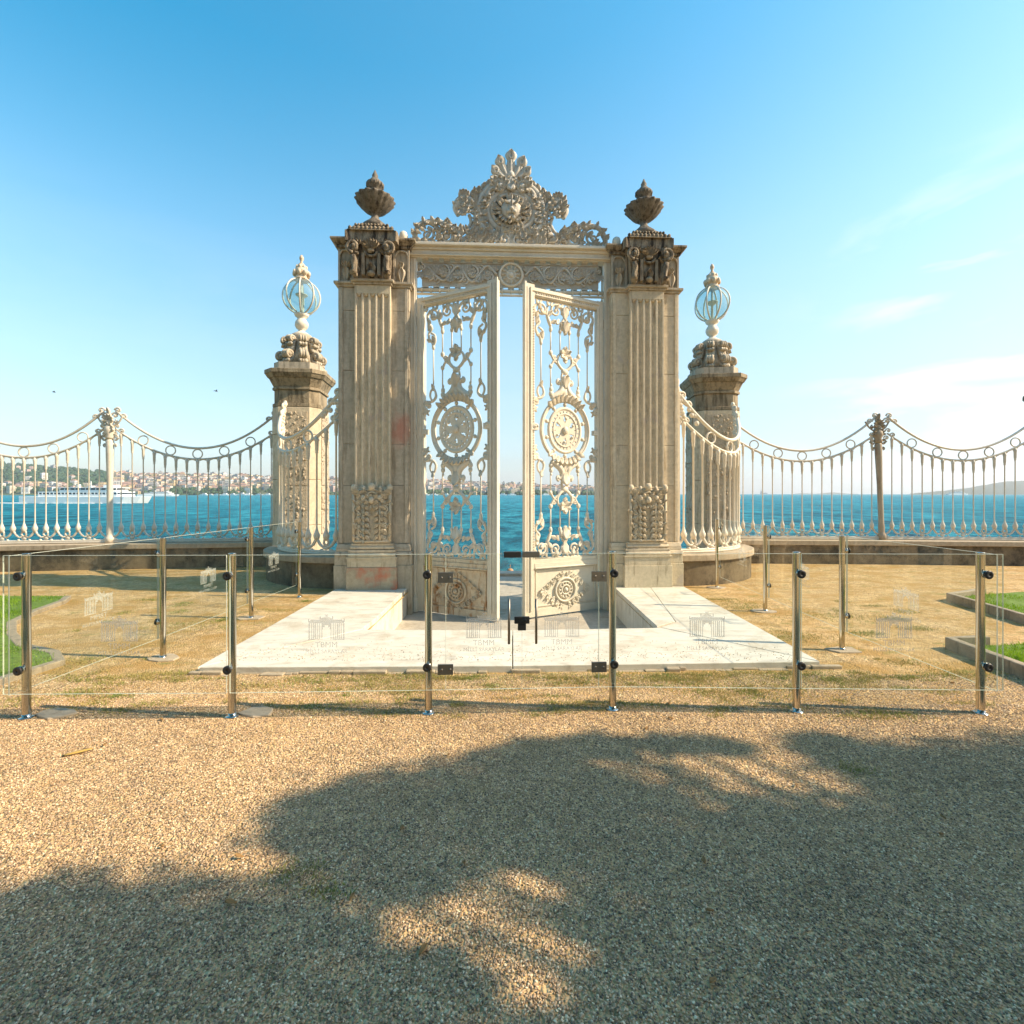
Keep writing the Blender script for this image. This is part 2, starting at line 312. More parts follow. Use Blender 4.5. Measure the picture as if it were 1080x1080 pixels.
        return s.tube(out, rad, seg, flat)
    def ring(s, x, z, rx, rz, rad, y=0, n=32, seg=6, flat=1.0):
        return s.tube([(x+rx*cos(2*PI*i/n), y, z+rz*sin(2*PI*i/n)) for i in range(n)], rad, seg, flat, True)
    def build(s, name, mats, parent=None, bevel=0, loc=None, rot=None):
        me = bpy.data.meshes.new(name); me.from_pydata(s.v, [], s.f); me.update()
        me.polygons.foreach_set('use_smooth', s.sm); me.polygons.foreach_set('material_index', s.mi)
        if not isinstance(mats, (list, tuple)): mats = [mats]
        for m in mats: me.materials.append(M[m] if isinstance(m, str) else m)
        o = bpy.data.objects.new(name, me); COL.objects.link(o); o.parent = parent
        if loc: o.location = loc
        if rot is not None: o.rotation_euler = (0, 0, rot)
        if bevel:
            b = o.modifiers.new('b', 'BEVEL'); b.width = bevel; b.segments = 2; b.limit_method = 'ANGLE'; b.angle_limit = R(50)
        return o
def tag(o, label=None, cat=None, group=None, kind=None):
    for k, v in (('label', label), ('category', cat), ('group', group), ('kind', kind)):
        if v: o[k] = v
    return o
def empty(name, loc=(0, 0, 0), rz=0, label=None, cat=None, group=None):
    o = bpy.data.objects.new(name, None); COL.objects.link(o); o.location = loc; o.rotation_euler = (0, 0, rz); o.empty_display_size = .3
    return tag(o, label, cat, group)
def copy_tree(o, parent=None):
    kids = [c for c in list(COL.objects) if c.parent == o]
    c = o.copy(); COL.objects.link(c); c.parent = parent
    for k in kids: copy_tree(k, c)
    return c
def P(px, Z): return (px-CX)/F*Z                     # photo column to x at distance Z

# ---------------------------------------------------------------- plan of the fence line, wings and ground
GZ = 7.70; GROT = R(2.8)                             # gate front plane and its slight turn
def grot(u, d): return (u*cos(GROT)-d*sin(GROT), GZ+u*sin(GROT)+d*cos(GROT))
L0 = (P(-70, 9.75), 9.75); L1 = (P(116, 10.25), 10.25); L2 = (P(297, 10.7), 10.7)
Q0 = (P(763, 11.15), 11.15); Q1 = (P(930, 11.0), 11.0); Q2 = (P(1104, 10.7), 10.7)
def ell(side, th, grow=0):
    if side < 0: return (-2.82-(1.82+grow)*sin(th), 9.75-(1.55+grow)*cos(th))
    return (2.84+(1.80+grow)*sin(th), 10.0-(1.55+grow)*cos(th))
def wing_pts(side, grow=0, n=24): return [ell(side, PI/2*i/n, grow) for i in range(n+1)]
LPIL = (P(317, 10.3), 10.35); RPIL = (P(752, 10.7), 10.75)

# ground: one sheet with the sunken entry cut out of it
wl = wing_pts(-1); wr = wing_pts(1)
outline = [(-70, -40), (70, -40), (70, 9.0), (Q2[0]+.2, 10.7), (Q1[0], 11.0), (Q0[0]-.3, 11.1)]+wr[::-1]+[(2.3, 8.3), (1.68, 8.25), (1.68, 5.42), (-1.68, 5.30), (-1.68, 8.1), (-2.3, 8.1)]+wl+[(L2[0]+.2, 10.7), (L1[0], 10.25), (L0[0], 9.75), (-70, 8)]
g = MB(); g.add([(x, y, 0) for x, y in outline], [tuple(range(len(outline)))]); go = g.build('ground', 'ground'); tag(go, kind='structure')
bm = bmesh.new(); bm.from_mesh(go.data); bmesh.ops.triangulate(bm, faces=bm.faces[:]); bmesh.ops.recalc_face_normals(bm, faces=bm.faces[:])
for f in bm.faces:
    if f.normal.z < 0: f.normal_flip()
bm.to_mesh(go.data); bm.free()
q = MB(); q.box(-70, 70, 4.5, 11.35, -2.6, -.37); q.box(-70, 70, 11.35, 11.75, -2.6, -.30); tag(q.build('quay', 'quay', bevel=.02), kind='structure')
s_ = MB(); s_.add([(-60000, 11, -1.8), (60000, 11, -1.8), (60000, 60000, -1.8), (-60000, 60000, -1.8)], [(0, 1, 2, 3)]); tag(s_.build('sea', 'sea'), kind='structure')

# marble apron: U of slabs, front one wide
pv = MB(); zt = .06
def slab(pts, z0=-.40): pv.prism(pts, z0, zt)
gp = .009
slab([(-2.8, 4.22), (-1.72, 5.40), (-1.69, 5.9), (-1.695, 6.3), (-2.835, 6.3)]); slab([(-2.835, 6.308), (-1.695, 6.308), (-1.72, 7.9), (-2.86, 7.9)])
slab([(-2.79+gp, 4.215), (.0, 4.25), (.0, 5.36), (-1.71+gp, 5.385)])
slab([(gp, 4.25), (2.83, 4.36), (1.72, 5.46), (gp, 5.36)])
slab([(2.835, 4.37), (2.85, 6.1), (2.035, 6.1), (1.98, 5.72), (1.725, 5.48)]); slab([(2.85, 6.109), (2.86, 7.9), (2.30, 7.9), (2.036, 6.109)])
slab([(2.295, 7.9), (1.69, 7.9), (1.69, 5.52), (1.975, 5.74)])
pv.m = Matrix.Identity(4)
po = pv.build('marble_paving', 'marble', bevel=.006); tag(po, kind='structure')
ft = MB()                                            # rough mortar footing in front of the apron
random.seed(3)
xs = [-2.86]
while xs[-1] < 2.8: xs.append(xs[-1]+random.uniform(.05, .3))
for i in range(len(xs)-1):
    a = random.uniform(.0, .06); z = random.uniform(.002, .032); y0 = 4.205+(xs[i]+2.8)*.025
    ft.box(xs[i]+.002, xs[i+1]-.002, y0-a, y0+.03, -.05, z)
tag(ft.build('rough_footing', 'coping', bevel=.008), kind='structure')

# ---------------------------------------------------------------- the gate
gate = empty('iron_gate', (0, GZ, 0), GROT, 'tall cream ornamental iron gate standing half open between the two stone piers', 'gate')
FD = .36                                             # depth of the iron frame behind the pier fronts
def zf(y): return H+(HY-y)*.0161
fr = MB()
for s in (-1, 1):
    fr = MB(); fr.box(s*1.74, s*1.585, FD-.06, FD+.06, -.36, 5.55)
    fr.box(s*1.715, s*1.70, FD-.085, FD-.0601, -.3, 5.53); fr.box(s*1.625, s*1.61, FD-.085, FD-.0601, -.3, 5.53)
    fr.box(s*1.76, s*1.56, FD-.1, FD+.08, -.365, -.12)
    fr.build('frame_post', 'iron', gate, .006)
li = MB()
li.box(-1.79, 1.79, FD-.09, FD+.1, 5.552, 5.60); li.box(-1.81, 1.81, FD-.11, FD+.12, 5.601, 5.66); li.box(-1.83, 1.83, FD-.14, FD+.15, 5.661, 5.71); li.box(-1.87, 1.87, FD-.19, FD+.19, 5.711, 5.76)
li.tube([(-1.78, FD-.115, 5.58), (1.78, FD-.115, 5.58)], .018)
lin = li.build('lintel', 'iron', gate, .008)
for s in (-1, 1):
    b = MB(); b.lathe([(.03, 5.755), (.045, 5.78), (.03, 5.81), (.06, 5.84), (.075, 5.90), (.06, 5.96), (.02, 5.99)], s*1.80, FD-.05, 12); b.build('ball_finial', 'iron', lin)
# frieze: relief scrolls on a plate with a studded dial in the middle
fz = MB(); zc = 5.31; fz.box(-1.50, 1.50, FD-.01, FD+.02, 5.11, 5.515)
for e_ in (-1, 1): fz.box(-1.49, 1.49, FD-.03, FD-.0105, zc+e_*.195-.012, zc+e_*.195+.0)
for s in (-1, 1):
    fz.curve([(s*.24, zc), (s*.42, zc+.14), (s*.66, zc-.13), (s*.9, zc+.13), (s*1.14, zc-.12), (s*1.4, zc+.1)], .024, FD-.025)
    for i, (cx, r) in enumerate(((.40, .105), (.66, .115), (.9, .105), (1.14, .115), (1.38, .09))):
        up = 1 if i % 2 else -1
        fz.spiral(s*cx, zc+up*.03, r, PI/2*up, 1.5*s*up, .021, FD-.03)
        fz.spiral(s*(cx+.12), zc-up*.10, r*.6, -PI/2*up, -1.3*s*up, .016, FD-.025)
        for k in range(7): fz.petal(s*cx, zc+up*.03, k*2*PI/7+.3, .08, .045, FD-.032, .02)
        for k in range(5): fz.petal(s*(cx+.12), zc-up*.02, PI/2*up+(k-2)*.6, .13, .045, FD-.025, .02); fz.petal(s*(cx-.11), zc-up*.05, -PI/2*up+(k-2)*.5, .11, .04, FD-.025, .018)
for x in [-1.44+.18*i for i in range(17)]: fz.box(x-.05, x+.05, FD-.03, FD+.03, 5.08, 5.1095); fz.box(x-.05, x+.05, FD-.03, FD+.03, 5.5155, 5.5515)
fz.build('frieze_panel', 'iron_grey', gate)
di = MB(); di.ring(0, zc, .19, .19, .024, FD-.035); di.ring(0, zc, .075, .075, .014, FD-.03, n=20); di.m = Matrix.Translation((0, FD, zc)) @ Matrix.Rotation(PI/2, 4, 'X'); di.lathe([(.19, -.0), (.19, .03), (.0, .035)], seg=28); di.m = Matrix.Identity(4)
for k in range(12): di.petal(cos(k*PI/6)*.09, zc+sin(k*PI/6)*.09, k*PI/6, .075, .026, FD-.04, .014)
di.blob((0, FD-.045, zc), (.045, .02, .045)); di.build('dial', 'iron', gate)
tb = MB(); tb.tube([(-1.58, FD, 5.04), (1.58, FD, 5.04)], .034, 10)
for i in range(21): x = -1.5+.15*i; tb.tube([(x-.012, FD, 5.04), (x+.012, FD, 5.04)], .047, 10)
tb.tube([(-1.58, FD-.02, 4.965), (1.58, FD-.02, 4.965)], .022, 8); tb.build('transom_bar', 'iron', gate)

random.seed(77)
# crest over the lintel (x,z in metres measured from the photograph's own crest)
cr = MB(); bz = 5.76; CY = FD
_sp, _pt, _cv = cr.spiral, cr.petal, cr.curve
cr.spiral = lambda x, z, r, a0, t, rad, *k, **q: _sp(x, z, r*1.05, a0, t, rad*1.3, *k, **q)
cr.petal = lambda x, z, a, ln, w, y=0, t=.03: _pt(x, z, a, ln*1.12, w*1.35, y, t*1.2)
cr.curve = lambda p, rad, *k, **q: _cv(p, [r_*1.3 for r_ in rad] if isinstance(rad, list) else rad*1.3, *k, **q)
def K(x, y): return ((x-548)/307.0, bz+(518-y)/307.0)
def both(fn):
    for s in (-1, 1): fn(s)
def kc(s, pts, rad, y=0, **k): cr.curve([(s*K(a, b)[0], K(a, b)[1]) for a, b in pts], rad, CY+y, **k)
def ksp(s, x, y, r, a, t, rad, dy=0): X, Z = K(x, y); aa = R(a) if s < 0 else PI-R(a); cr.spiral(s*X*1, Z, r/307, aa, t*(1 if s < 0 else -1), rad, CY+dy)
def kp(s, x, y, ang, ln, w, dy=0, t=.04): X, Z = K(x, y); a = R(ang) if s < 0 else PI-R(ang); cr.petal(s*X, Z, a, ln/307, w/307, CY+dy, t)
def side(s):
    # here x is given for the LEFT half and flipped by s, so pass negative offsets as positive widths
    S = -s
    def c(pts, rad, y=0, **k):
        kc(S*1, [(a, b) for a, b in pts], rad, y, **k)
        mr_ = max(rad) if isinstance(rad, list) else rad
        if mr_ < .028: return
        for a_, b_ in zip(pts[:-1], pts[1:]):
            L_ = math.dist(a_, b_); th = math.degrees(math.atan2(-(b_[1]-a_[1]), b_[0]-a_[0]))
            for q_ in range(max(1, int(L_/15))):
                t_ = (q_+.5)/max(1, int(L_/15)); kp(S, a_[0]+(b_[0]-a_[0])*t_, a_[1]+(b_[1]-a_[1])*t_, th+(42 if q_ % 2 else -42), 22, 11, y-.03, .022)
    c([(515, 205), (470, 190), (425, 215), (392, 265), (380, 330), (392, 395), (425, 440), (470, 455)], [.03, .055, .05, .045, .04, .045, .05, .03], -.02)
    c([(500, 225), (455, 215), (425, 245), (410, 300)], [.02, .035, .03, .015], -.05)
    for i in range(12):
        t = i/11; a = R(100+150*t); x = 545+cos(a)*168; y = 325-sin(a)*125
        kp(S, x, y, 100+150*t+18, 46, 26, -.02)
    # big S-scroll with slotted band
    c([(275, 350), (262, 310), (280, 270), (320, 262), (355, 295), (368, 350), (355, 410), (325, 455), (290, 488)], [.03, .045, .05, .05, .045, .04, .035, .035, .03], 0)
    c([(330, 345), (340, 380), (325, 415), (295, 445), (262, 470)], .022, 0)
    for i in range(7):
        t = i/6; a = (336-18*t*t*2, 330+130*t); b = (362-30*t*t*1.6, 345+115*t); c([a, ((a[0]+b[0])/2, (a[1]+b[1])/2+2), b], .011, 0, steps=3)
    ksp(S, 302, 305, 34, 200, -1.3, .03, -.03)
    for an in (60, 85, 110, 135): kp(S, 303, 265, an, 36, 22, -.01)
    for an in (180, 205, 230): kp(S, 285, 320, an, 40, 24, -.01)
    kp(S, 348, 262, 100, 34, 24); kp(S, 372, 243, 110, 36, 24); kp(S, 398, 222, 115, 36, 24); kp(S, 424, 204, 110, 32, 22)
    c([(335, 285), (360, 255), (395, 225), (440, 200)], .03)
    # lower outer scrolls
    for k in range(12):
        x = random.uniform(62, 300); top = 400+((x-115)/55)**2*14 if x < 170 else 425-(x-170)*.05
        y = random.uniform(top+16, 500); kp(S, x, y, random.uniform(20, 160), random.uniform(20, 30), random.uniform(11, 16), random.uniform(-.05, .01), .03)
    for k in range(46): kp(S, random.uniform(330, 520), random.uniform(448, 500), random.uniform(10, 170), random.uniform(26, 46), random.uniform(14, 22), random.uniform(-.05, .01), .03)
    for k in range(16): kp(S, random.uniform(275, 330), random.uniform(270, 335), random.uniform(0, 360), random.uniform(24, 36), 14, -.03, .03)
    for k in range(26): t_ = random.random(); kp(S, 366+20*t_+random.uniform(-6, 10), 235+200*t_, random.uniform(60, 200), random.uniform(24, 40), 15, -.02, .03)
    c([(48, 508), (52, 455), (70, 410), (108, 388), (150, 402), (172, 440), (178, 480), (165, 505)], [.03, .035, .035, .035, .035, .032, .03, .03])
    for k in range(16): kp(S, random.uniform(245, 300), random.uniform(425, 475), random.uniform(40, 150), random.uniform(24, 36), 15, random.uniform(-.04, .01), .03)
    c([(120, 392), (160, 388), (205, 400), (250, 420), (285, 455)], .04, -.02); c([(60, 500), (90, 496), (130, 500), (170, 500)], .03)
    ksp(S, 118, 452, 34, 90, 1.5, .022); ksp(S, 95, 485, 20, 200, 1.2, .018); ksp(S, 140, 490, 18, -20, -1.2, .018)
    c([(118, 418), (130, 440), (112, 470), (122, 505)], .018)
    ksp(S, 215, 460, 38, 60, 1.7, .03); ksp(S, 262, 478, 26, 120, -1.3, .024)
    c([(172, 440), (200, 415), (240, 420), (275, 450), (300, 490)], [.03, .04, .04, .035, .03])
    for x, y, an, ln in ((165, 400, 95, 42), (180, 398, 70, 46), (205, 405, 110, 46), (222, 402, 85, 50), (240, 412, 60, 44), (255, 425, 80, 36), (190, 430, 200, 36), (230, 440, 100, 34), (270, 440, 70, 34)): kp(S, x, y+8, an, ln*.62, 20, -.01)
    # curls near the foot
    ksp(S, 345, 488, 24, 60, 1.4, .024); kp(S, 345, 465, 95, 36, 22); kp(S, 372, 480, 60, 36, 22); kp(S, 320, 490, 120, 34, 20)
    ksp(S, 395, 425, 30, 160, -1.4, .03, -.02)
    for an in (150, 180, 210, 250, 290): kp(S, 395, 425, an, 38, 22, -.01)
    c([(380, 505), (395, 470), (430, 445), (470, 440), (500, 455)], [.03, .045, .05, .045, .03], -.02)
    ksp(S, 430, 480, 28, 90, 1.4, .026, -.02); kp(S, 455, 470, 300, 44, 24)
    ksp(S, 510, 480, 30, 30, 1.6, .026, -.04); c([(545, 440), (520, 430), (480, 450), (478, 500)], [.03, .035, .03, .025], -.03)
    # volute under the shell
    ksp(S, 487, 205, 34, 20, 1.4, .042, -.05)
    for an in (30, 60, 90, 120, 150): kp(S, 487, 212, an, 52, 26, -.03, .05)
both(side)
cr.ring(*K(548, 325), .40, .335, .058, CY-.02, 40, 8, .8); cr.ring(*K(548, 325), .325, .27, .03, CY-.05, 40, 6)
cr.m = Matrix.Translation((0, CY+.03, K(0, 325)[1])) @ Matrix.Scale(.83, 4, (0, 0, 1)) @ Matrix.Rotation(PI/2, 4, 'X'); cr.lathe([(.40, -.03), (.40, 0), (.0, .01)], seg=36); cr.m = Matrix.Identity(4)
cr.box(-.055, .055, CY-.05, CY+.03, bz, K(0, 420)[1]); cr.box(-1.66, 1.66, CY-.05, CY+.05, bz+.0005, bz+.045)
for x in [-1.5+.125*i for i in range(25)]: cr.blob((x, CY-.02, bz+.06), (.045, .04, .03))
crest = cr.build('crest', 'iron_grey', gate)
pm = MB(); X, Z = K(548, 172)
for an, ln, w in ((90, .50, .17), (62, .44, .16), (118, .44, .16), (36, .36, .15), (144, .36, .15), (8, .30, .13), (172, .30, .13)):
    pm.petal(X+cos(R(an))*.04, Z+sin(R(an))*.04, R(an), ln*.82, w*.75, CY, .03)
    a = R(an); pm.curve([(X+cos(a)*.06, Z+sin(a)*.05), (X+cos(a)*ln*.55, Z+sin(a)*ln*.5), (X+cos(a)*ln*.82, Z+sin(a)*ln*.95-.02*abs(cos(a)))], [.02, .035, .03], CY-.02)
    tx, tz = X+cos(a)*ln*.86, Z+sin(a)*ln*.86; pm.petal(tx-cos(a)*.12, tz-sin(a)*.12, a, .22, w, CY-.01, .04); pm.ring(tx, tz, .03, .045, .01, CY-.05, 10, 4)
pm.blob((X, CY-.05, Z+.1), (.06, .05, .07)); pm.blob((X, CY-.04, Z), (.1, .06, .09)); pm.petal(X, Z+.02, -PI/2, .22, .14, CY-.06, .05)
pm.build('palmette', 'iron_grey', crest)
ms = MB(); X, Z = K(548, 330); y = CY-.07
ms.blob((X, y, Z), (.185, .11, .19), seg=14, ring=9)
random.seed(11)
for r, n_, ln, w, yy in ((.19, 24, .15, .06, .02), (.15, 20, .11, .05, -.03)):
    for k in range(n_):
        a = 2*PI*k/n_+random.uniform(-.1, .1); ms.petal(X+cos(a)*r, Z+sin(a)*r*.9, a+random.uniform(-.35, .35), ln, w, y+yy, .03)
for s in (-1, 1):
    ms.blob((X+s*.065, y-.085, Z+.035), (.03, .025, .022)); ms.petal(X+s*.02, Z+.055, R(90)-s*R(62), .12, .04, y-.09, .03); ms.blob((X+s*.045, y-.1, Z-.065), (.05, .035, .038)); ms.petal(X+s*.02, Z-.1, -PI/2+s*.3, .1, .045, y-.08, .03)
    ms.blob((X+s*.15, y-.01, Z+.13), (.045, .03, .045))
ms.blob((X, y-.12, Z-.03), (.04, .035, .03)); ms.petal(X, Z-.03, PI/2, .14, .045, y-.1, .035); ms.blob((X, y-.07, Z-.12), (.05, .03, .025))
ms.build('lion_mask', 'iron_grey', crest)

# gate leaves, opening towards the viewer
def leaf_parts(s):
    """s=-1 left leaf (hinged at the left), s=+1 right leaf; local x runs from the hinge to the free edge"""
    W = 1.52; ZB = -.34; ZT = 4.87; c = W/2; zc = 2.64; d = -s
    hinge = (s*1.56, FD-.02, 0)
    ang = R(-29) if s < 0 else R(24)
    fb = MB()
    def X(x): return d*x
    def bx(x0, x1, y0, y1, z0, z1): fb.box(X(x0), X(x1), y0, y1, z0, z1)
    bx(0, .135, -.04, .04, ZB, ZT); bx(W-.17, W, -.045, .045, ZB, ZT+.03); bx(.1355, W-.1705, -.038, .038, ZT-.15, ZT-.01)
    bx(.045, .09, -.055, -.0405, .5, ZT-.12); bx(W-.12, W-.09, -.065, -.0455, ZB+.1, ZT-.02); bx(W-.05, W-.03, -.06, -.0455, ZB+.1, ZT-.02)
    bx(.09, W-.12, -.058, -.0385, ZT-.075, ZT-.045); bx(.16, W-.19, -.05, -.0385, ZT-.135, ZT-.115)
    for i in range(95): z = .6+i*.042; fb.blob((X(W-.155), -.05, z), .012, seg=5, ring=3)
    for i in range(26): fb.blob((X(.18+i*.045), -.045, ZT-.1), .013, seg=5, ring=3)
    bx(W-.02, W+.012, -.06, -.03, ZB, ZT+.05)
    root = fb.build('gate_leaf', 'iron', gate, .004, hinge, ang)
    # lower panel
    lp = MB(); lp.box(X(.137), X(W-.172), -.012, .012, ZB+.12, .50)
    lp.box(X(.137), X(W-.172), -.036, .036, ZB, ZB+.118); lp.box(X(.137), X(W-.172), -.05, .05, .44, .50+.001); lp.box(X(.137), X(W-.172), -.036, .036, .502, .56)
    for z0, z1 in ((ZB+.15, ZB+.17), (.37, .395)): lp.box(X(.17), X(W-.2), -.026, -.0125, z0, z1)
    for x0 in (.17, W-.222): lp.box(X(x0), X(x0+.022), -.0265, -.0125, ZB+.171, .369)
    lp.tube([(X(.14), -.05, .425), (X(W-.175), -.05, .425)], .016)
    lp.build('lower_panel', 'rusty_iron' if s < 0 else 'iron', root, .003)
    ro = MB(); rz = .04; y = -.03
    for r_, q_ in ((.19, .02), (.13, .012), (.075, .018)): ro.ring(X(c), rz, r_, r_*1.0, q_, y, 28)
    ro.blob((X(c), y-.01, rz), (.04, .035, .04))
    for k in range(12): ro.petal(X(c)+cos(k*PI/6)*.075, rz+sin(k*PI/6)*.075, k*PI/6, .06, .03, y, .014)
    for sx in (-1, 1):
        for sz in (-1, 1):
            for t in range(5):
                x = X(c)+sx*(.40-.085*t); z = rz+sz*(.02+.058*t)
                ro.spiral(x, z, .038, .5*t, 1.2*sx*sz, .011, y); ro.petal(x, z, math.atan2(sz*.5, sx), .07, .03, y, .014); ro.petal(x, z, math.atan2(sz, sx*.2), .06, .028, y, .014)
        ro.petal(X(c)+sx*.40, rz, 0 if sx > 0 else PI, .09, .045, y, .02)
    ro.build('rosette', 'rusty_iron' if s < 0 else 'iron', root)
    # medallion
    md = MB(); md.ring(X(c), zc, .44, .49, .036, 0, 40, 8)
    md.ring(X(c), zc, .46, .51, .016, -.035, 40)
    for k in range(10):
        a = 2*PI*k/10+.31; md.tube([(X(c)+cos(a)*.31, 0, zc+sin(a)*.37), (X(c)+cos(a)*.43, 0, zc+sin(a)*.48)], .018); md.blob((X(c)+cos(a)*.365, -.005, zc+sin(a)*.42), .035, seg=6, ring=4)
    for k in range(9):
        a = R(50+10*k); md.petal(X(c)+cos(a)*.40, zc+sin(a)*.45, a, .13, .075, -.02, .045); md.petal(X(c)+cos(a)*.40, zc-sin(a)*.45, -a, .12, .07, -.02, .04)
    md.build('medallion_ring', 'iron', root)
    # pierced disc: rings and spokes with real holes between them
    dk = MB(); NA = 72; rr_ = [0, .05, .075, .10, .13, .16, .185, .205, .235, .265, .30]
    def hole(i, j):
        if i in (4, 5) or i == 3: return (j % 12) in ((4, 5, 6, 7) if i > 3 else (5, 6))
        if i in (8,): return (j % 3) == 1
        if i == 6: return (j % 6) == 0
        return False
    vs = []; fs = []
    for y_ in (-.014, .014):
        for r_ in rr_:
            for j_ in range(NA): a = 2*PI*j_/NA; vs.append((X(c)+r_*cos(a), y_, zc+r_*1.19*sin(a)))
    NR = len(rr_); off_ = NR*NA
    for i_ in range(NR-1):
        for j_ in range(NA):
            if hole(i_, j_): continue
            k_ = (j_+1) % NA; q = (i_*NA+j_, i_*NA+k_, (i_+1)*NA+k_, (i_+1)*NA+j_); fs.append(q); fs.append(tuple(v_+off_ for v_ in q[::-1]))
            for (a_, b_), (ni, nj) in (((q[0], q[1]), (i_-1, j_)), ((q[1], q[2]), (i_, k_)), ((q[2], q[3]), (i_+1, j_)), ((q[3], q[0]), (i_, (j_-1) % NA))):
                if ni >= NR-1 or (ni >= 0 and hole(ni, nj)): fs.append((b_, a_, a_+off_, b_+off_))
    dk.add(vs, fs)
    dk.ring(X(c), zc, .30, .357, .03, 0, 40, 8); dk.ring(X(c), zc, .225, .268, .014, -.012, 36)
    for k in range(6): a = 2*PI*(k+.42)/6; dk.blob((X(c)+cos(a)*.165, -.02, zc+sin(a)*.195), .024)
    dk.blob((X(c), -.03, zc), (.055, .03, .065), seg=10, ring=6); dk.build('pierced_disc', 'iron', root)
    # scrollwork, drawn for the upper half and mirrored below
    rods = []
    def newsw():
        q_ = MB(); a_, b_, c_ = q_.curve, q_.petal, q_.spiral
        q_.curve = lambda p, rad, *k, **w_: a_(p, [r_*1.15 for r_ in rad] if isinstance(rad, list) else rad*1.15, *k, **w_)
        q_.petal = lambda x, z, a, ln, w, y=0, t=.03: b_(x, z, a, ln*1.1, w*1.3, y, t*1.2)
        q_.spiral = lambda x, z, r, a0, t, rad, *k, **w_: c_(x, z, r, a0, t, rad*1.15, *k, **w_)
        return q_
    for v in (1, -1):
      for part in ('fleur', 'side', 'heart', 'top'):
        sw = newsw()
        def z_(dz): return zc+v*dz
        def A(x, dz): return (X(c+x), z_(dz))
        def crv(pts, rad, y=0): sw.curve([A(*p) for p in pts], rad, y, 5)
        def sp(x, dz, r, a0, t, rad, y=0):
            a = R(a0) if v > 0 else -R(a0)
            if d < 0: a = PI-a
            sw.spiral(*A(x, dz), r, a, t*v*d, rad, y)
        def pt(x, dz, an, ln, w, y=-.005, t=.022):
            a = R(an)*v
            if d < 0: a = PI-a
            sw.petal(*A(x, dz), a, ln, w, y, t)
        def bl(x, dz, r): sw.blob((A(x, 0)[0], 0, z_(dz)), r)
        for e in (-1, 1):
            def an(q): return q if e > 0 else 180-q
            if part == 'fleur':
                crv([(e*.26, .52), (e*.17, .56), (e*.07, .64), (e*.055, .74), (e*.11, .80)], [.035, .045, .05, .035, .025]); sp(e*.115, .775, .045, an(90), -1.1*e, .022)
                bl(e*.26, .58, (.045, .035, .05)); bl(e*.26, .65, (.038, .03, .05)); bl(e*.26, .72, (.02, .02, .03)); crv([(e*.05, .80), (e*.06, .87), (e*.045, .93), (0, .96)], .018)
            if part == 'side':
                sw = newsw()
                crv([(e*.45, .72), (e*.41, .64), (e*.40, .56), (e*.45, .50), (e*.52, .48)], [.014, .018, .022, .022, .02]); crv([(e*.45, .72), (e*.50, .66), (e*.515, .58), (e*.48, .5)], [.014, .016, .018, .016])
                sp(e*.53, .43, .06, an(90), -1.2*e, .02); pt(e*.45, .66, 90, .1, .045); pt(e*.5, .44, an(20), .11, .06); pt(e*.52, .34, an(-20), .12, .05); pt(e*.54, .26, an(60), .16, .05)
                sw.build('side_scroll', 'iron', root)
            if part == 'heart':
                crv([(0, .97), (e*.08, 1.02), (e*.14, 1.10), (e*.13, 1.19), (e*.08, 1.25)], [.02, .024, .024, .02, .016]); crv([(e*.08, 1.25), (0, 1.24)], .016)
                crv([(e*.12, 1.06), (e*.2, 1.12), (e*.27, 1.23)], .018); crv([(e*.14, 1.16), (e*.22, 1.10), (e*.27, 1.0)], .018); bl(e*.27, 1.24, (.038, .03, .045)); bl(e*.27, 1.02, (.035, .028, .04))
                sp(e*.2, 1.17, .04, an(0), 1.1*e, .014)
            if part == 'top':
                sp(e*.17, 1.93, .125, an(200), -1.55*e, .022); sp(e*.45, 1.90, .13, an(-60), 1.6*e, .022); crv([(e*.27, 1.66), (e*.3, 1.74), (e*.34, 1.84), (e*.33, 1.98)], [.02, .03, .022, .016])
                crv([(e*.09, 1.62), (e*.06, 1.72), (e*.02, 1.82)], [.022, .03, .02]); bl(e*.09, 1.61, (.03, .03, .04)); bl(e*.27, 1.62, (.03, .03, .055)); bl(e*.45, 1.38, (.028, .028, .05))
                crv([(e*.45, 1.38), (e*.47, 1.46), (e*.53, 1.53), (e*.54, 1.62), (e*.48, 1.70), (e*.54, 1.80), (e*.57, 1.93)], [.022, .022, .02, .018, .02, .022, .02])
                crv([(e*.45, 1.40), (e*.41, 1.48), (e*.42, 1.57), (e*.49, 1.62)], .017)
                for x, q, a, ln in ((.33, 1.80, 120, .12), (.35, 1.84, 20, .12), (.5, 1.73, 70, .12), (.54, 1.66, 100, .12), (.45, 1.9, 60, .09), (.17, 1.93, 100, .09), (.12, 1.8, -60, .1), (.28, 1.72, 160, .1), (.47, 1.48, 20, .08), (.44, 1.46, 90, .09), (.1, 1.68, 120, .09)): pt(e*x, q, an(a), ln, .05)
        if part == 'fleur':
            bl(0, .96, (.075, .035, .05)); bl(0, .62, (.09, .045, .1)); pt(0, .68, 90, .2, .12, -.01, .04); bl(0, .54, (.16, .05, .06)); sw.build('fleur_scroll', 'iron', root)
        if part == 'heart':
            for k in range(6): pt(0, 1.24, 60*k+30, .1, .06, -.01, .028)
            pt(0, 1.22, -90, .12, .06); pt(0, 1.26, 90, .1, .06); sw.build('heart_scroll', 'iron', root)
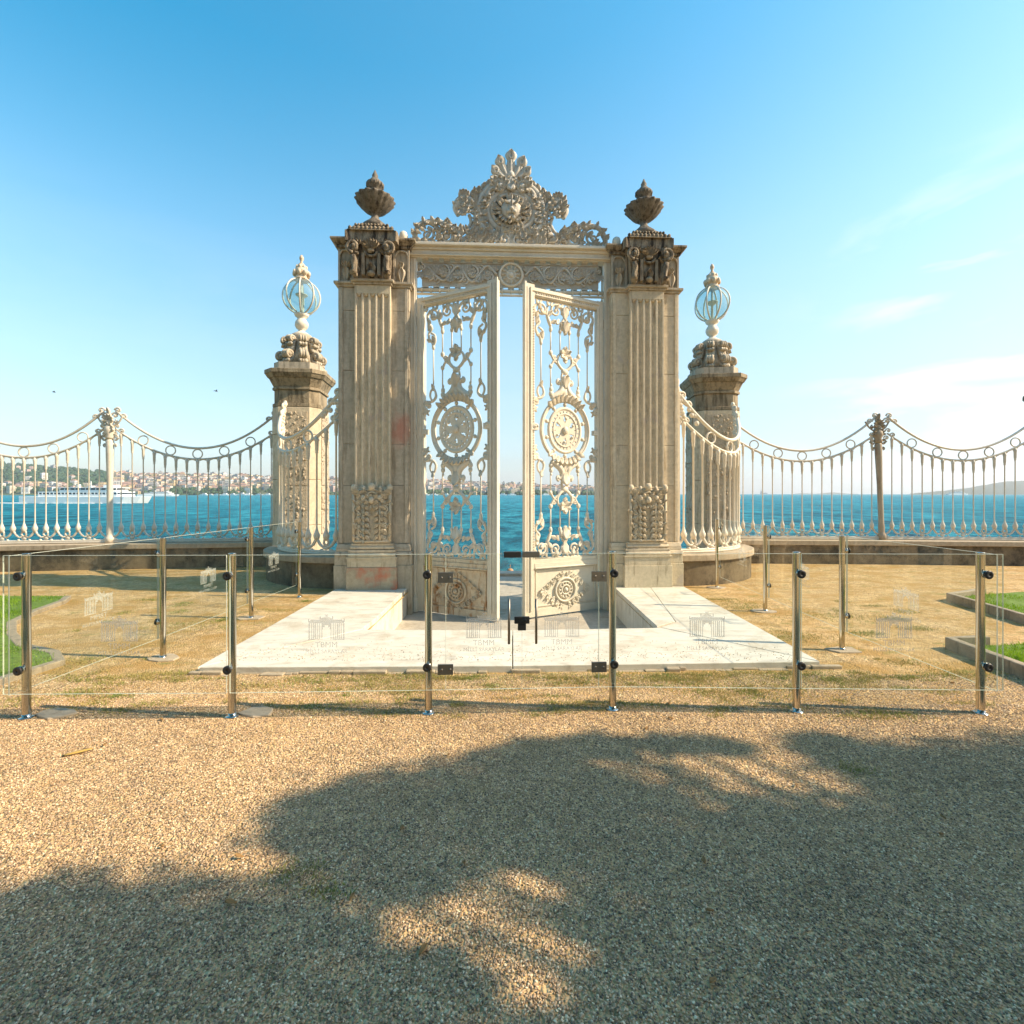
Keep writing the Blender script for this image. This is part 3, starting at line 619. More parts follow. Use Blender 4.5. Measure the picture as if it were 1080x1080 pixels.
        if part == 'top':
            pt(0, 1.56, 90, .2, .1, -.01, .035); pt(0, 1.60, 55, .14, .06); pt(0, 1.60, 125, .14, .06); pt(0, 1.8, 90, .2, .1)
            sw.tube([(X(.14), 0, z_(2.07)), (X(W-.175), 0, z_(2.07))], .018)
            for i in range(12): sw.petal(X(.2+i*.1), z_(2.06), -PI/2*v+(.4 if i % 2 else -.4), .08, .04, 0, .018)
            sw.build('border_scroll', 'iron', root)
            for x, a, b in ((-.45, .72, 1.36), (.45, .72, 1.36), (-.27, .70, 1.0), (.27, .70, 1.0), (-.27, 1.26, 1.6), (.27, 1.26, 1.6), (-.09, 1.24, 1.6), (.09, 1.24, 1.6)):
                rods.append((x, z_(a), z_(b)))
    lk = MB(); z = 2.64; lk.box(X(-.02), X(.20), -.0395, .030, z-.05, z+.03); lk.build('side_clasp', 'iron', root)
    lk = MB(); lk.box(X(W-.23), X(W-.1), -.068, .03, z-.03, z+.06); lk.spiral(X(W-.17), z+.02, .05, 0, 1.2, .02, -.06); lk.build('lock_case', 'iron', root)
    for x, a, b in rods:
        rb = MB(); a, b = min(a, b), max(a, b); rb.tube([(X(c+x), 0, a), (X(c+x), 0, b)], .011, 8); rb.build('bar', 'iron', root)
    for z in (4.50, 2.60, .2):
        hg = MB(); hg.box(X(-.14), X(-.001), -.025, .03, z-.055, z+.055); hg.tube([(X(-.03), -.03, z-.075), (X(-.03), -.03, z+.075)], .022, 8); hg.build('hinge', 'rusty_iron', root, .004)
    root['label'] = 'left gate leaf with rusty lower panel, seen on its shaded face' if s < 0 else 'right gate leaf catching the sun on its ornamental face'
    return root
leaf_parts(-1); leaf_parts(1)

# ---------------------------------------------------------------- stone piers with urns
def make_pier(s, label):
    root = empty('gate_pier', (*grot(s*2.255, 0), 0), GROT, label, 'gate pier', 'stone piers of the gate')
    a, b = -.575, .575
    def rot_(x): return x
    pl = MB(); pl.box(-.63, .63, .10, 1.06, -.39, .44); pl.box(-.62, .62, .11, 1.05, .441, .60)
    pl.frust(0, .58, 1.26, .98, .601, 1.22, .94, .66); pl.box(-.6, .6, .12, 1.04, .661, .72); pl.frust(0, .58, 1.2, .92, .721, 1.16, .88, .785); pl.build('plinth', 'stone_grey' if s < 0 else 'stone', root, .008)
    di_ = MB(); di_.box(-.40, .40, 0, .0995, .06, .42); di_.build('pedestal_die', 'red_marble' if s < 0 else 'stone', root, .006)
    mo = MB(); mo.box(-.385, .385, .015, .0994, .4205, .56); mo.box(-.40, .40, .0, .0994, .5605, .585); mo.tube([(-.37, .05, .615), (.37, .05, .615)], .045, 10); mo.box(-.37, .37, .02, .119, .66, .70); mo.tube([(-.35, .06, .735), (.35, .06, .735)], .032, 10); mo.box(-.335, .335, .05, .15, .765, .80); mo.build('base_moulding', 'stone', root, .004)
    sh = MB(); lv = [.786, 1.74, 2.42, 3.62, 4.60, 4.98]
    for i in range(5): sh.box(-.575+.001*(i % 2), .575-.001*(i % 2), .17, 1.0-.001*(i % 2), lv[i], lv[i+1]-.004)
    for e in (-1, 1): sh.box(e*.555, e*.50, .150, .1695, .80, 4.97)
    sh.build('shaft', 'patched_stone' if s < 0 else 'stone', root, .007)
    # fluted pilaster: one extruded profile with five hollow flutes
    w = .285; prof = [(-w, .1690)]; fw = .082; gap = (2*w-5*fw)/6; x = -w
    prof.append((-w, .075))
    for k in range(5):
        x += gap; prof.append((x, .075))
        for j in range(1, 6): t = PI*j/6; prof.append((x+fw/2-cos(t)*fw/2, .075+sin(t)*.045))
        x += fw; prof.append((x, .075))
    prof += [(w, .075), (w, .1690)]
    ps = MB(); ps.prism(prof, 1.72, 4.84); ps.box(-w, w, .0755, .1690, .80, 1.7195); ps.box(-w, w, .0745, .1690, 4.8405, 4.98)
    for k in range(5):
        xx = -w+gap+fw/2+k*(fw+gap); ps.blob((xx, .105, 4.84), (.04, .03, .04))
    ps.build('fluted_pilaster', 'stone', root, .003)
    # carved panel
    cp = MB(); cp.box(-.30, .30, .045, .0740, .82, 1.70); y = .03
    for e in (-1, 1):
        cp.tube([(e*.13, y, .86), (e*.13, y, 1.48)], .024, 8); cp.tube([(e*.29, y, .84), (e*.29, y, 1.66)], .024, 6)
        for z_ in (.98, 1.12, 1.26, 1.40): cp.blob((e*.13, y, z_), (.034, .034, .02), seg=8, ring=4)
        cp.blob((e*.13, y-.01, 1.54), (.045, .045, .05)); cp.blob((e*.285, y, 1.70), (.05, .04, .06)); cp.blob((e*.13, y, 1.69), (.035, .03, .045))
        cp.curve([(e*.13, 1.5), (e*.20, 1.58), (e*.27, 1.60)], .02, y); cp.curve([(e*.13, 1.5), (e*.07, 1.60), (0, 1.64)], .02, y)
        for k in range(8):
            z = .89+.095*k; q = 1 if k % 2 else -1
            cp.spiral(e*.21, z, .048, k, 1.4*e*q, .017, y-.005); cp.petal(e*.175, z-.02, R(70)*e+R(30), .085, .045, y-.015, .022); cp.petal(e*.245, z, R(90)+e*q*.9, .08, .04, y-.012, .02)
            cp.petal(e*.03, z-.03, R(90)-e*.75, .10, .055, y-.015, .024); cp.spiral(e*.075, z+.03, .032, k*1.7, -1.2*e*q, .014, y)
        for k in range(5): cp.petal(e*.25, 1.60, R(30+30*k), .085, .04, y-.01, .022); cp.petal(e*.13, 1.60, R(30+30*k), .075, .035, y-.01, .02)
    cp.blob((0, y-.015, 1.72), (.06, .05, .06)); cp.blob((0, y-.03, 1.50), (.048, .05, .058)); cp.tube([(-.29, y, .84), (.29, y, .84)], .022, 6); cp.tube([(-.3, y, 1.665), (.3, y, 1.665)], .016, 6)
    for k in range(11): a_ = 2*PI*k/11; cp.petal(cos(a_)*.04, 1.48+sin(a_)*.04, a_, .085, .045, y-.008, .02)
    random.seed(5 if s < 0 else 6)
    for k in range(34): cp.petal(random.uniform(-.27, .27), random.uniform(.86, 1.55), random.uniform(0, 6.28), random.uniform(.06, .09), .035, y+.003, .02)
    cp.build('carved_panel', 'stone', root)
    bd = MB(); bd.box(-.60, .60, .145, 1.025, 4.981, 5.02); bd.box(-.635, .635, .115, 1.055, 5.0205, 5.06); bd.box(-.31, .31, .05, .1445, 4.985, 5.02); bd.box(-.34, .34, .02, .1145, 5.0206, 5.062); bd.build('band_moulding', 'stone_grey', root, .006)
    # attic with niches and cornice
    at = MB(); at.box(-.56, .56, .20, .98, 5.0605, 5.62)
    for e in (-1, 1):
        for x0, x1 in ((.545, .575), (.31, .345)): at.box(e*x0, e*x1, .165, .1995, 5.061, 5.60)
        at.curve([(e*.34, 5.5), (e*.38, 5.57), (e*.45, 5.59), (e*.52, 5.57), (e*.55, 5.5)], .018, .18)
        at.petal(e*.445, 5.07, PI/2, .24, .12, .185, .03); at.petal(e*.445, 5.28, PI/2, .12, .07, .18, .03); at.petal(e*.43, 5.30, R(60), .1, .05, .18, .03); at.petal(e*.46, 5.30, R(120), .1, .05, .18, .03)
        at.m = Matrix.Translation((e*.5605, .6, 0)); at.box(-.012, .012, -.3, -.25, 5.062, 5.6); at.box(-.012, .012, .25, .3, 5.062, 5.6); at.m = Matrix.Identity(4)
    at.build('attic', 'stone_grey', root, .005)
    co = MB(); co.box(-.60, .60, .15, 1.02, 5.6205, 5.66); co.frust(0, .585, 1.22, .9, 5.6605, 1.34, 1.02, 5.72); co.box(-.68, .68, .07, 1.10, 5.7205, 5.755); co.build('cornice', 'dark_stone', root, .006)
    # capital
    ca = MB(); ca.frust(0, .12, .56, .15, 5.063, .60, .2, 5.60); y = -.02
    for e in (-1, 1):
        ca.curve([(e*.25, 5.07), (e*.235, 5.2), (e*.23, 5.34), (e*.26, 5.46)], [.04, .03, .035, .05], .0)
        ca.spiral(e*.27, 5.52, .10, R(-90), 1.7*e, .036, y-.06); ca.tube([(e*.27, y-.07, 5.38), (e*.25, y-.05, 5.30), (e*.25, y-.02, 5.16), (e*.27, y-.06, 5.10)], [.04, .05, .04, .06], 8); ca.box(e*.10, e*.15, -.03, .05, 5.1, 5.45); ca.spiral(e*.255, 5.53, .06, R(-90), 1.4*e, .03, y+.03)
        for k in range(5): ca.petal(e*.25, 5.50, R(200+25*k), .11, .05, y, .04)
        ca.petal(e*.25, 5.09, PI/2+e*.15, .16, .11, y+.02, .04); ca.blob((e*.25, y, 5.10), (.05, .045, .05)); ca.blob((e*.24, y-.01, 5.43), (.055, .06, .035))
        for k in range(4): ca.petal(e*(.2+.03*k), 5.57, R(60+20*k), .08, .04, y-.01, .03)
    for k in range(7): a_ = R(30+20*k); ca.petal(0, 5.50, a_, .16, .05, y-.01, .04)
    ca.blob((0, y, 5.49), (.07, .05, .05)); ca.curve([(-.09, 5.47), (-.07, 5.42), (0, 5.40), (.07, 5.42), (.09, 5.47)], .025, y)
    ca.petal(0, 5.09, PI/2, .2, .16, y+.04, .05); ca.blob((0, y, 5.12), (.07, .06, .045)); ca.box(-.085, .085, .0, .05, 5.2, 5.40); ca.blob((0, y+.01, 5.27), (.03, .03, .05))
    ca.build('capital', 'dark_stone', root)
    ab = MB(); ab.prism([(-.40, -.06), (-.30, -.02), (.30, -.02), (.40, -.06), (.42, .0), (.40, .55), (-.40, .55), (-.42, .0)], 5.63, 5.80); ab.box(-.35, .35, -.01, .52, 5.5995, 5.6295)
    ab.frust(0, .25, .76, .62, 5.8005, .60, .5, 5.88); ab.frust(0, .25, .60, .5, 5.8805, .34, .3, 6.0)
    for k in range(11): ab.blob((-.33+.066*k, -.03, 5.84), (.03, .03, .035)); ab.blob((-.25+.05*k, .02, 5.91), (.025, .04, .03))
    ab.build('abacus', 'dark_stone', root, .006)
    ur = MB()
    def fl(a, z):
        if z < 6.21 or z > 6.6: return 1
        k = min(1, (z-6.2)/.1)
        if z > 6.50: k *= .35
        return 1-.11*k*(.5+.5*cos(16*a))
    prof = [(.2, 5.96), (.2, 6.02), (.12, 6.09), (.07, 6.14), (.055, 6.2), (.08, 6.22), (.12, 6.24), (.18, 6.28), (.24, 6.335), (.285, 6.39), (.33, 6.44), (.335, 6.46), (.28, 6.495), (.19, 6.525), (.12, 6.55), (.08, 6.58), (.07, 6.61), (.10, 6.64), (.13, 6.69), (.135, 6.73), (.09, 6.755), (.075, 6.79), (.04, 6.83), (.05, 6.86), (.03, 6.90), (.01, 6.95)]
    ur.lathe(prof, 0, .25, 56, fl)
    for k in range(14): a_ = 2*PI*k/14; ur.blob((cos(a_)*.13, .25+sin(a_)*.12, 6.70), (.02, .02, .035))
    ur.build('urn', 'urn_stone', root)
    return root
make_pier(-1, 'left stone gate pier with fluted front, pinkish plinth block and urn on top')
make_pier(1, 'right stone gate pier with fluted front, plain sandy plinth block and urn on top')

# ---------------------------------------------------------------- lamp pillars
def make_lamp_pillar(loc, rz, label):
    root = empty('lamp_pillar', loc, rz, label, 'lamp pillar', 'stone pillars carrying globe lamps')
    def oct_(w, c): return [(-w, -w+c), (-w+c, -w), (w-c, -w), (w, -w+c), (w, w-c), (w-c, w), (-w+c, w), (-w, w-c)]
    sh = MB(); lv = [-.4, .95, 1.9, 2.85, 3.42]
    for i in range(4): sh.prism(oct_(.56+.001*(i % 2), .2), lv[i], lv[i+1]-.005)
    sh.v = [(x*.87, y*.87, z) for x, y, z in sh.v]; sh.build('shaft', 'stone', root, .012)
    vp = MB()                                        # vermiculated strips on the faces
    random.seed(21)
    for a_ in range(4):
        vp.m = Matrix.Diagonal((.87, .87, 1, 1)) @ Matrix.Rotation(a_*PI/2, 4, 'Z')
        for i in range(5): vp.box(-.31, .31, -.585, -.5605, .75+.52*i, 1.24+.52*i)
        for k in range(120): vp.blob((random.uniform(-.3, .3), -.585, random.uniform(.75, 3.3)), (random.uniform(.015, .04), .02, random.uniform(.02, .05)), seg=6, ring=3)
    vp.build('carved_strips', 'rough_stone', root)
    K_ = .88
    cp = MB(); cp.m = Matrix.Diagonal((.80, .80, 1, 1)); cp.prism(oct_(.61, .22), 3.42, 3.50); cp.prism(oct_(.57, .2), 3.5005, 3.78); cp.prism(oct_(.61, .21), 3.7805, 3.84); cp.prism(oct_(.58, .2), 3.8405, 4.02, oct_(.68, .23)); cp.prism(oct_(.70, .24), 4.0205, 4.10, oct_(.76, .26)); cp.prism(oct_(.77, .26), 4.1005, 4.19); cp.build('cap', 'cap_stone', root, .01)
    pd = MB(); pd.prism(oct_(.46, .15), 4.1905, 4.36); pd.lathe([(.36, 4.4), (.30, 4.6), (.24, 4.8), (.22, 4.95), (.25, 5.0), (.2, 5.06)], seg=16)
    for k in range(8):
        a_ = PI/4*k+PI/8; pd.m = Matrix.Rotation(a_, 4, 'Z')
        for dy in (-.05, 0, .05):
            pd.spiral(.42, 4.53, .13, R(-70), -1.5, .042, dy, seg=6); pd.curve([(.34, 4.63), (.30, 4.74), (.30, 4.84)], [.045, .045, .04], dy, 4)
            pd.spiral(.34, 4.88, .11, R(-60), -1.4, .036, dy, seg=6)
    pd.m = Matrix.Identity(4)
    pd.build('scroll_pedestal', 'stone_grey', root)
    ln = MB(); ln.lathe([(.17, 5.0), (.2, 5.04), (.15, 5.09), (.07, 5.14), (.06, 5.17), (.11, 5.21), (.14, 5.27), (.135, 5.33), (.09, 5.40), (.08, 5.43), (.13, 5.47), (.155, 5.52), (.1, 5.535)], seg=20, fn=lambda a, z: 1+.04*cos(8*a)); lo = ln.build('lantern', 'iron', root)
    r_ = .375; zc = 5.90
    rb = MB()
    for k in range(8):
        a_ = PI/4*k+.2; rb.m = Matrix.Rotation(a_, 4, 'Z'); rb.tube([(r_*1.01*cos(R(q)), 0, zc+r_*1.01*sin(R(q))) for q in range(-72, 76, 12)], .018, 6)
    rb.m = Matrix.Identity(4); rb.build('cage_ribs', 'iron_fence', lo)
    gl = MB(); gl.blob((0, 0, zc), r_, seg=32, ring=19); gl.build('globe', 'globe', lo)
    bu = MB(); bu.lathe([(.04, 5.54), (.03, 5.62), (.025, 5.86), (.12, 5.93), (.13, 5.945), (.03, 5.96), (.02, 6.26)], seg=14); bu.build('burner', 'iron_grey', lo)
    fi = MB(); fi.lathe([(.15, 6.25), (.16, 6.28), (.12, 6.31), (.12, 6.36), (.15, 6.39), (.16, 6.44), (.12, 6.50), (.1, 6.52), (.105, 6.56), (.07, 6.60), (.03, 6.64), (.025, 6.68), (.045, 6.72), (.045, 6.76), (.02, 6.81)], seg=18)
    for k in range(8): a_ = PI/4*k; fi.blob((cos(a_)*.15, sin(a_)*.15, 6.40), (.045, .045, .06)); fi.blob((cos(a_)*.1, sin(a_)*.1, 6.53), (.03, .03, .045))
    fi.build('finial', 'rusty_iron', lo)
    return root
make_lamp_pillar((LPIL[0], LPIL[1], 0), R(6), 'stone pillar with globe lamp left of the gate, its carved side sunlit')
make_lamp_pillar((RPIL[0], RPIL[1], 0), R(-6), 'stone pillar with globe lamp right of the gate, behind the curved railing')
rp = make_lamp_pillar((13.72, 11.75, -.08), R(0), 'stone pillar at the right edge of the view, beyond the last fence bay')

# ---------------------------------------------------------------- low walls
def thick_path(pts, t):
    out = []
    n = len(pts)
    for i, p in enumerate(pts):
        a = Vector(pts[max(0, i-1)]); b = Vector(pts[min(n-1, i+1)]); d = (b-a).normalized(); nn = Vector((-d.y, d.x)); out.append((Vector(p)+nn*t, Vector(p)-nn*t))
    return [tuple(o[0]) for o in out]+[tuple(o[1]) for o in out[::-1]]
def strip(mb, pts, t, z0, z1):
    poly = thick_path(pts, t); k = len(pts); m = 2*k
    vs = [(x, y, z0) for x, y in poly]+[(x, y, z1) for x, y in poly]; fs = []
    for i in range(k-1):
        a, b, c, d = i, i+1, m-2-i, m-1-i
        fs += [(a, b, b+m, a+m), (c, d, d+m, c+m), (a, d, c, b), (a+m, b+m, c+m, d+m)]
    fs += [(0, m, 2*m-1, m-1), (k-1, k, k+m, k-1+m)]
    mb.add(vs, fs)
def low_wall(name, pts, label, t=.24):
    root = empty(name, (0, 0, 0), 0, label, 'low wall', 'low walls under the railings')
    w = MB(); strip(w, pts, t, -.5, .43); o = w.build('wall_face', 'wall', root)
    c = MB(); strip(c, pts, t+.05, .431, .54); c.build('coping', 'coping', root, .012)
    return root
low_wall('low_wall', [(-40, 5.5), L0, L1, (L2[0]+.45, L2[1]+.08)], 'stained low wall with pale coping under the straight left fence')
low_wall('low_wall', [(Q0[0]-.45, Q0[1]+.05), Q1, Q2, (40, 7.5)], 'stained low wall with pale coping under the straight right fence')
low_wall('low_wall', [(-2.72, 8.2)]+wing_pts(-1)[1:], 'curved low wall under the left bowed railing, in shade', .22)
low_wall('low_wall', [(2.72, 8.44)]+wing_pts(1)[1:], 'curved low wall under the right bowed railing, sunlit coping', .22)
# stone steps/blocks set against the right wall seen through the glass
bk = MB(); bk.box(5.0, 8.0, 10.30, 10.62, 0, .12); bk.box(5.0, 7.6, 10.45, 10.62, .1205, .26)

# ---------------------------------------------------------------- railings
def railing(pathf, L, nb, label, mat, nring=5, zlow=2.61, zend=3.52, name='iron_railing', th=1.0):
    root = empty(name, (0, 0, 0), 0, label, 'railing', 'swagged iron railings')
    hl = L/2; a1 = (zend-zlow)/hl**2; a2 = (zend-.42-2.37)/hl**2
    def PT(u, z): x, y = pathf(u+hl); return (x, y, z)
    def up(u): return zlow+a1*u*u
    def lo(u): return 2.37+a2*u*u
    us = [(-hl+.12)+(L-.24)*i/36 for i in range(37)]
    t = MB(); t.tube([PT(u, up(u)) for u in us], .026*th, 8)
    for e in (-1, 1):                                 # scrolls at both ends
        for k, (q, z) in enumerate(((hl-.16, up(hl-.16)+.05), (hl-.28, up(hl-.28)+.02), (hl-.1, up(hl-.1)-.12))):
            t.tube([PT(e*(q+.07*(1-j/14)*cos(j*.55)), z+.07*(1-j/14)*sin(j*.55)) for j in range(14)], .02*th, 6)
            t.blob(PT(e*q, z), .03, seg=6, ring=4)
        if th > 1:
            for k in range(9):
                q = hl-.04-.05*k; z = up(q)-.02-.01*k; t.blob(PT(e*q, z+random.uniform(-.05, .06)), (.045, .035, .05), seg=7, ring=4); t.blob(PT(e*(hl-.05-.02*k), up(hl)-.05-.07*k), (.04, .035, .045), seg=7, ring=4)
    t.build('top_rail', mat, root)
    t = MB(); t.tube([PT(u, lo(u)) for u in us], .02*th, 8)
    for e in (-1, 1):
        for q, z in ((hl-.14, lo(hl-.14)+.08), (hl-.1, lo(hl-.1)-.12), (hl-.24, lo(hl-.24)+.05)):
            t.tube([PT(e*(q+.06*(1-j/12)*cos(j*.6)), z+.06*(1-j/12)*sin(j*.6)) for j in range(12)], .017*th, 6); t.blob(PT(e*q, z), .025, seg=6, ring=4)
    # small arches between bar heads
    pit = L/(nb+1)
    for i in range(nb-1):
        u0 = -hl+pit*(i+1); n_ = 6
        t.tube([PT(u0+pit*j/n_, lo(u0+pit*j/n_)-.055+.04*sin(PI*j/n_)) for j in range(n_+1)], .011*th, 5)
    t.build('swag_rail', mat, root)
    for k in range(nring):
        u = (k-(nring-1)/2)*.55; z = (up(u)+lo(u))/2; r = (up(u)-lo(u))/2-.012; r = min(r, .10)
        t = MB(); z = lo(u)+r+.015; t.tube([PT(u+r*cos(j*PI/9), z+r*sin(j*PI/9)) for j in range(18)], .014*th, 6, 1.0, True); t.build('ring', mat, root)
    for i in range(nb):
        u = -hl+pit*(i+1); zt_ = lo(u); x, y, _ = PT(u, 0)
        t = MB(); jx = random.uniform(-.004, .004)
        t.lathe([(q1*(1+(th-1)*1.6 if q1 < .02 else th), q2) for q1, q2 in [(.03, .80), (.042, .84), (.048, .88), (.03, .93), (.016, .98), (.0115, 1.02), (.0115, zt_-.30), (.024, zt_-.285), (.017, zt_-.26), (.025, zt_-.24), (.027, zt_-.1), (.036, zt_-.07), (.02, zt_-.01)]], x, y, 8)
        t.build('baluster', mat, root)
    b = MB()
    for i in range(nb):
        u = -hl+pit*(i+1); e = pit*.5
        b.blob(PT(u, .83), (.035, .025, .05), seg=6, ring=4)
        if i % 2 == 0:
            for q in (-1, 1): b.tube([PT(u+q*d_, z) for d_, z in ((.0, .84), (.03, .78), (.07, .72), (.12, .68), (.17, .70))], [.02*th, .022*th, .022*th, .02*th, .016*th], 6); b.blob(PT(u+q*.10, .62), (.035, .02, .03), seg=6, ring=4)
        else:
            for q in (-1, 1): b.tube([PT(u+q*d_, z) for d_, z in ((.0, .84), (.035, .80), (.045, .74), (.0, .70))], .018*th, 6)
            b.blob(PT(u, .66), (.06, .02, .035), seg=6, ring=4)
    us = [-hl+.03+(L-.06)*i/40 for i in range(41)]
    b.tube([PT(u, .60) for u in us], .024, 6); b.tube([PT(u, .565) for u in us], .03, 6); b.build('base_scrolls', mat, root)
    return root
def straight(a, b, lean=0):
    L = math.dist(a, b); return (lambda u: (a[0]+(b[0]-a[0])*u/L, a[1]+(b[1]-a[1])*u/L)), L
f, L = straight(L0, L1); railing(f, L, 15, 'sunlit white railing bay at the far left, left of the free-standing post', 'iron_fence')
f, L = straight(L1, L2); railing(f, L, 15, 'shaded railing bay between the left fence post and the left lamp pillar', 'iron_fence')
f, L = straight(Q0, Q1); railing(f, L, 15, 'railing bay between the right lamp pillar and the right fence post', 'iron_fence')
f, L = straight(Q1, Q2); railing(f, L, 15, 'railing bay right of the right fence post, at the edge of the view', 'iron_fence')
def arc(side):
    pts = [((-2.86 if side < 0 else 2.88), (8.2 if side < 0 else 8.44))]+wing_pts(side, n=48)[2:]
    d = [0]
    for i in range(1, len(pts)): d.append(d[-1]+math.dist(pts[i-1], pts[i]))
    def fn(u):
        u = max(0, min(d[-1]-1e-6, u)); i = max(k for k in range(len(d)-1) if d[k] <= u); t = (u-d[i])/(d[i+1]-d[i]); return (pts[i][0]+(pts[i+1][0]-pts[i][0])*t, pts[i][1]+(pts[i+1][1]-pts[i][1])*t)
    return fn, d[-1]
f, L = arc(-1); railing(f, L, 13, 'bowed cream railing joining the left gate pier to its lamp pillar', 'iron', 3, th=1.3, name='curved_railing')
f, L = arc(1); railing(f, L, 13, 'bowed cream railing joining the right gate pier to its lamp pillar', 'iron', 3, th=1.3, name='curved_railing')
def fence_post(loc, label, lean=0, mt='iron_fence'):
    root = empty('fence_post', (loc[0], loc[1], .54), 0, label, 'fence post', 'ornamental fence posts'); root.rotation_euler = (0, lean, 0)
    t = MB(); t.lathe([(.085, 0), (.085, .12), (.065, .15), (.06, .2), (.065, .3), (.055, .4), (.055, 1.3), (.07, 1.9), (.075, 2.2), (.05, 2.25)], seg=14, fn=lambda a, z: 1+.05*cos(8*a)); t.build('pole', mt, root)
    h = MB(); h.lathe([(.06, 2.24), (.09, 2.28), (.07, 2.34), (.11, 2.42), (.10, 2.5), (.06, 2.56), (.075, 2.62), (.04, 2.7)], seg=12)
    for z, k, ln, w in ((2.46, 7, .14, .06), (2.66, 7, .13, .06)):
        for j in range(k): a = R(-10+200*j/(k-1)); h.petal(0, z, a, ln, w, -.03, .035)
    h.petal(0, 2.72, PI/2, .2, .07, -.02, .04)
    for e in (-1, 1):
        h.spiral(e*.12, 2.62, .045, R(90), -1.3*e, .016); h.spiral(e*.13, 2.30, .05, R(-90), 1.3*e, .016); h.spiral(e*.11, 2.12, .04, R(-90), 1.3*e, .015); h.curve([(e*.05, 2.5), (e*.12, 2.55), (e*.2, 2.62), (e*.28, 2.75)], .02); h.curve([(e*.05, 2.3), (e*.12, 2.22), (e*.2, 2.28)], .018)
    h.build('finial', mt, root)
    for ch in (t, h): pass
    return root
fence_post(L1, 'sunlit white fence post with leafy finial left of the gate')
fence_post(Q1, 'brownish fence post with leafy finial right of the gate, leaning a little', R(-2.2), 'old_post_paint')
# slim iron uprights where the bowed railings meet the piers
for s, (x, y) in ((-1, (-2.93, 8.22)), (1, (2.94, 8.46))):
    t = MB(); t.box(x-.045, x+.045, y-.045, y+.045, .54, 3.42); t.lathe([(.06, .541), (.075, .6), (.05, .66)], x, y, 10); t.lathe([(.05, 3.421), (.06, 3.47), (.035, 3.53), (.05, 3.6), (.02, 3.72)], x, y, 10)
    tag(t.build('railing_upright', 'iron', None, .006), 'square cream upright ending the bowed railing at the '+('left' if s < 0 else 'right')+' gate pier', 'fence post', 'uprights against the piers')

# ---------------------------------------------------------------- glass barrier
POST = [(P(28, 3.39), 3.39), (P(245, 3.41), 3.41), (P(452, 3.46), 3.46), (P(646, 3.52), 3.52), (P(840, 3.49), 3.49), (P(1034, 3.46), 3.46)]
SL = [(P(172, 4.62), 4.62), (P(265, 6.1), 6.1), (P(316, 7.34), 7.34)]
SR = [(P(888, 4.85), 4.85), (P(807, 6.45), 6.45), (P(756, 8.08), 8.08)]
def make_post(loc, facing, label, slabbed=False):
    root = empty('barrier_post', (loc[0], loc[1], 0), facing, label, 'post', 'steel posts of the glass barrier')
    p = MB(); p.lathe([(.026, 0), (.026, .002), (.026, .6), (.026, 1.169), (.026, 1.171), (.0245, 1.1735), (.0245, 1.174), (.0, 1.1755)], seg=24); p.build('tube', 'steel', root)
    c = MB(); c.lathe([(.045, .0), (.045, .001), (.045, .007), (.0448, .008), (.0285, .0095), (.028, .010), (.0275, .03)], seg=20); c.build('base_collar', 'steel', root)
    for z in (1.02, .355):
        s_ = MB(); s_.m = Matrix.Translation((0, 0, z)) @ Matrix.Rotation(PI/2, 4, 'X'); s_.lathe([(.012, .024), (.012, .036), (.027, .037), (.029, .0445), (.01, .0446)], seg=18); cl = s_.build('glass_clamp', 'steel', root)
        k = MB(); k.m = Matrix.Translation((0, 0, z)) @ Matrix.Rotation(PI/2, 4, 'X'); k.lathe([(.028, .0575), (.031, .059), (.031, .066), (.024, .07), (.008, .0705), (.0075, .066)], seg=18); k.build('clamp_disc', 'black', cl)
    return root
for i, (p, lb) in enumerate(zip(POST, ('left corner steel post of the glass barrier', 'second steel post from the left in the front row', 'steel post left of the glass doors', 'steel post right of the glass doors', 'second steel post from the right in the front row', 'right corner steel post of the glass barrier'))): make_post(p, 0, lb)
for i, p in enumerate(SL): make_post(p, R(-90), ('nearest', 'middle', 'farthest')[i]+' steel post of the left side row')
for i, p in enumerate(SR): make_post(p, R(90), ('nearest', 'middle', 'farthest')[i]+' steel post of the right side row')
# concrete pads under the side posts
for p, lb in ((SL[0], 'pale concrete pad under the nearest left side post'), (SL[1], 'pale concrete pad under the middle left side post'), (SR[0], 'broken pale concrete pad under the nearest right side post'), (SR[1], 'pale concrete pad under the middle right side post'), (SR[2], 'small concrete pad under the farthest right side post'), ((POST[0][0]+.16, POST[0][1]+.06), 'flat concrete pad beside the left corner post'), ((POST[1][0]+.14, POST[1][1]+.06), 'flat concrete pad beside the second front post')):
    t = MB(); random.seed(int(p[0]*100)); k = 9; pl = []
    for j in range(k): a = 2*PI*j/k; r = random.uniform(.075, .125)*(1 if p[1] < 4 else 1.3); pl.append((p[0]+r*1.3*cos(a), p[1]+r*.8*sin(a)))
    t.prism(pl, -.02, .014); t.v = [tuple(v) for v in t.v]; o = t.build('concrete_pad', 'coping', None, .008); tag(o, lb, 'concrete pad', 'concrete pads under posts')
def text_mesh(body, size, parent, loc, rot):
    cu = bpy.data.curves.new('t', 'FONT'); cu.body = body; cu.size = size; cu.align_x = 'CENTER'; cu.extrude = .0004; cu.space_character = 1.05
    o = bpy.data.objects.new('t', cu); COL.objects.link(o); dg = bpy.context.evaluated_depsgraph_get(); me = bpy.data.meshes.new_from_object(o.evaluated_get(dg)); bpy.data.objects.remove(o)
    me.materials.clear(); me.materials.append(M['frost']); e = bpy.data.objects.new('lettering', me); COL.objects.link(e); e.parent = parent; e.location = loc; e.rotation_euler = rot
    return e
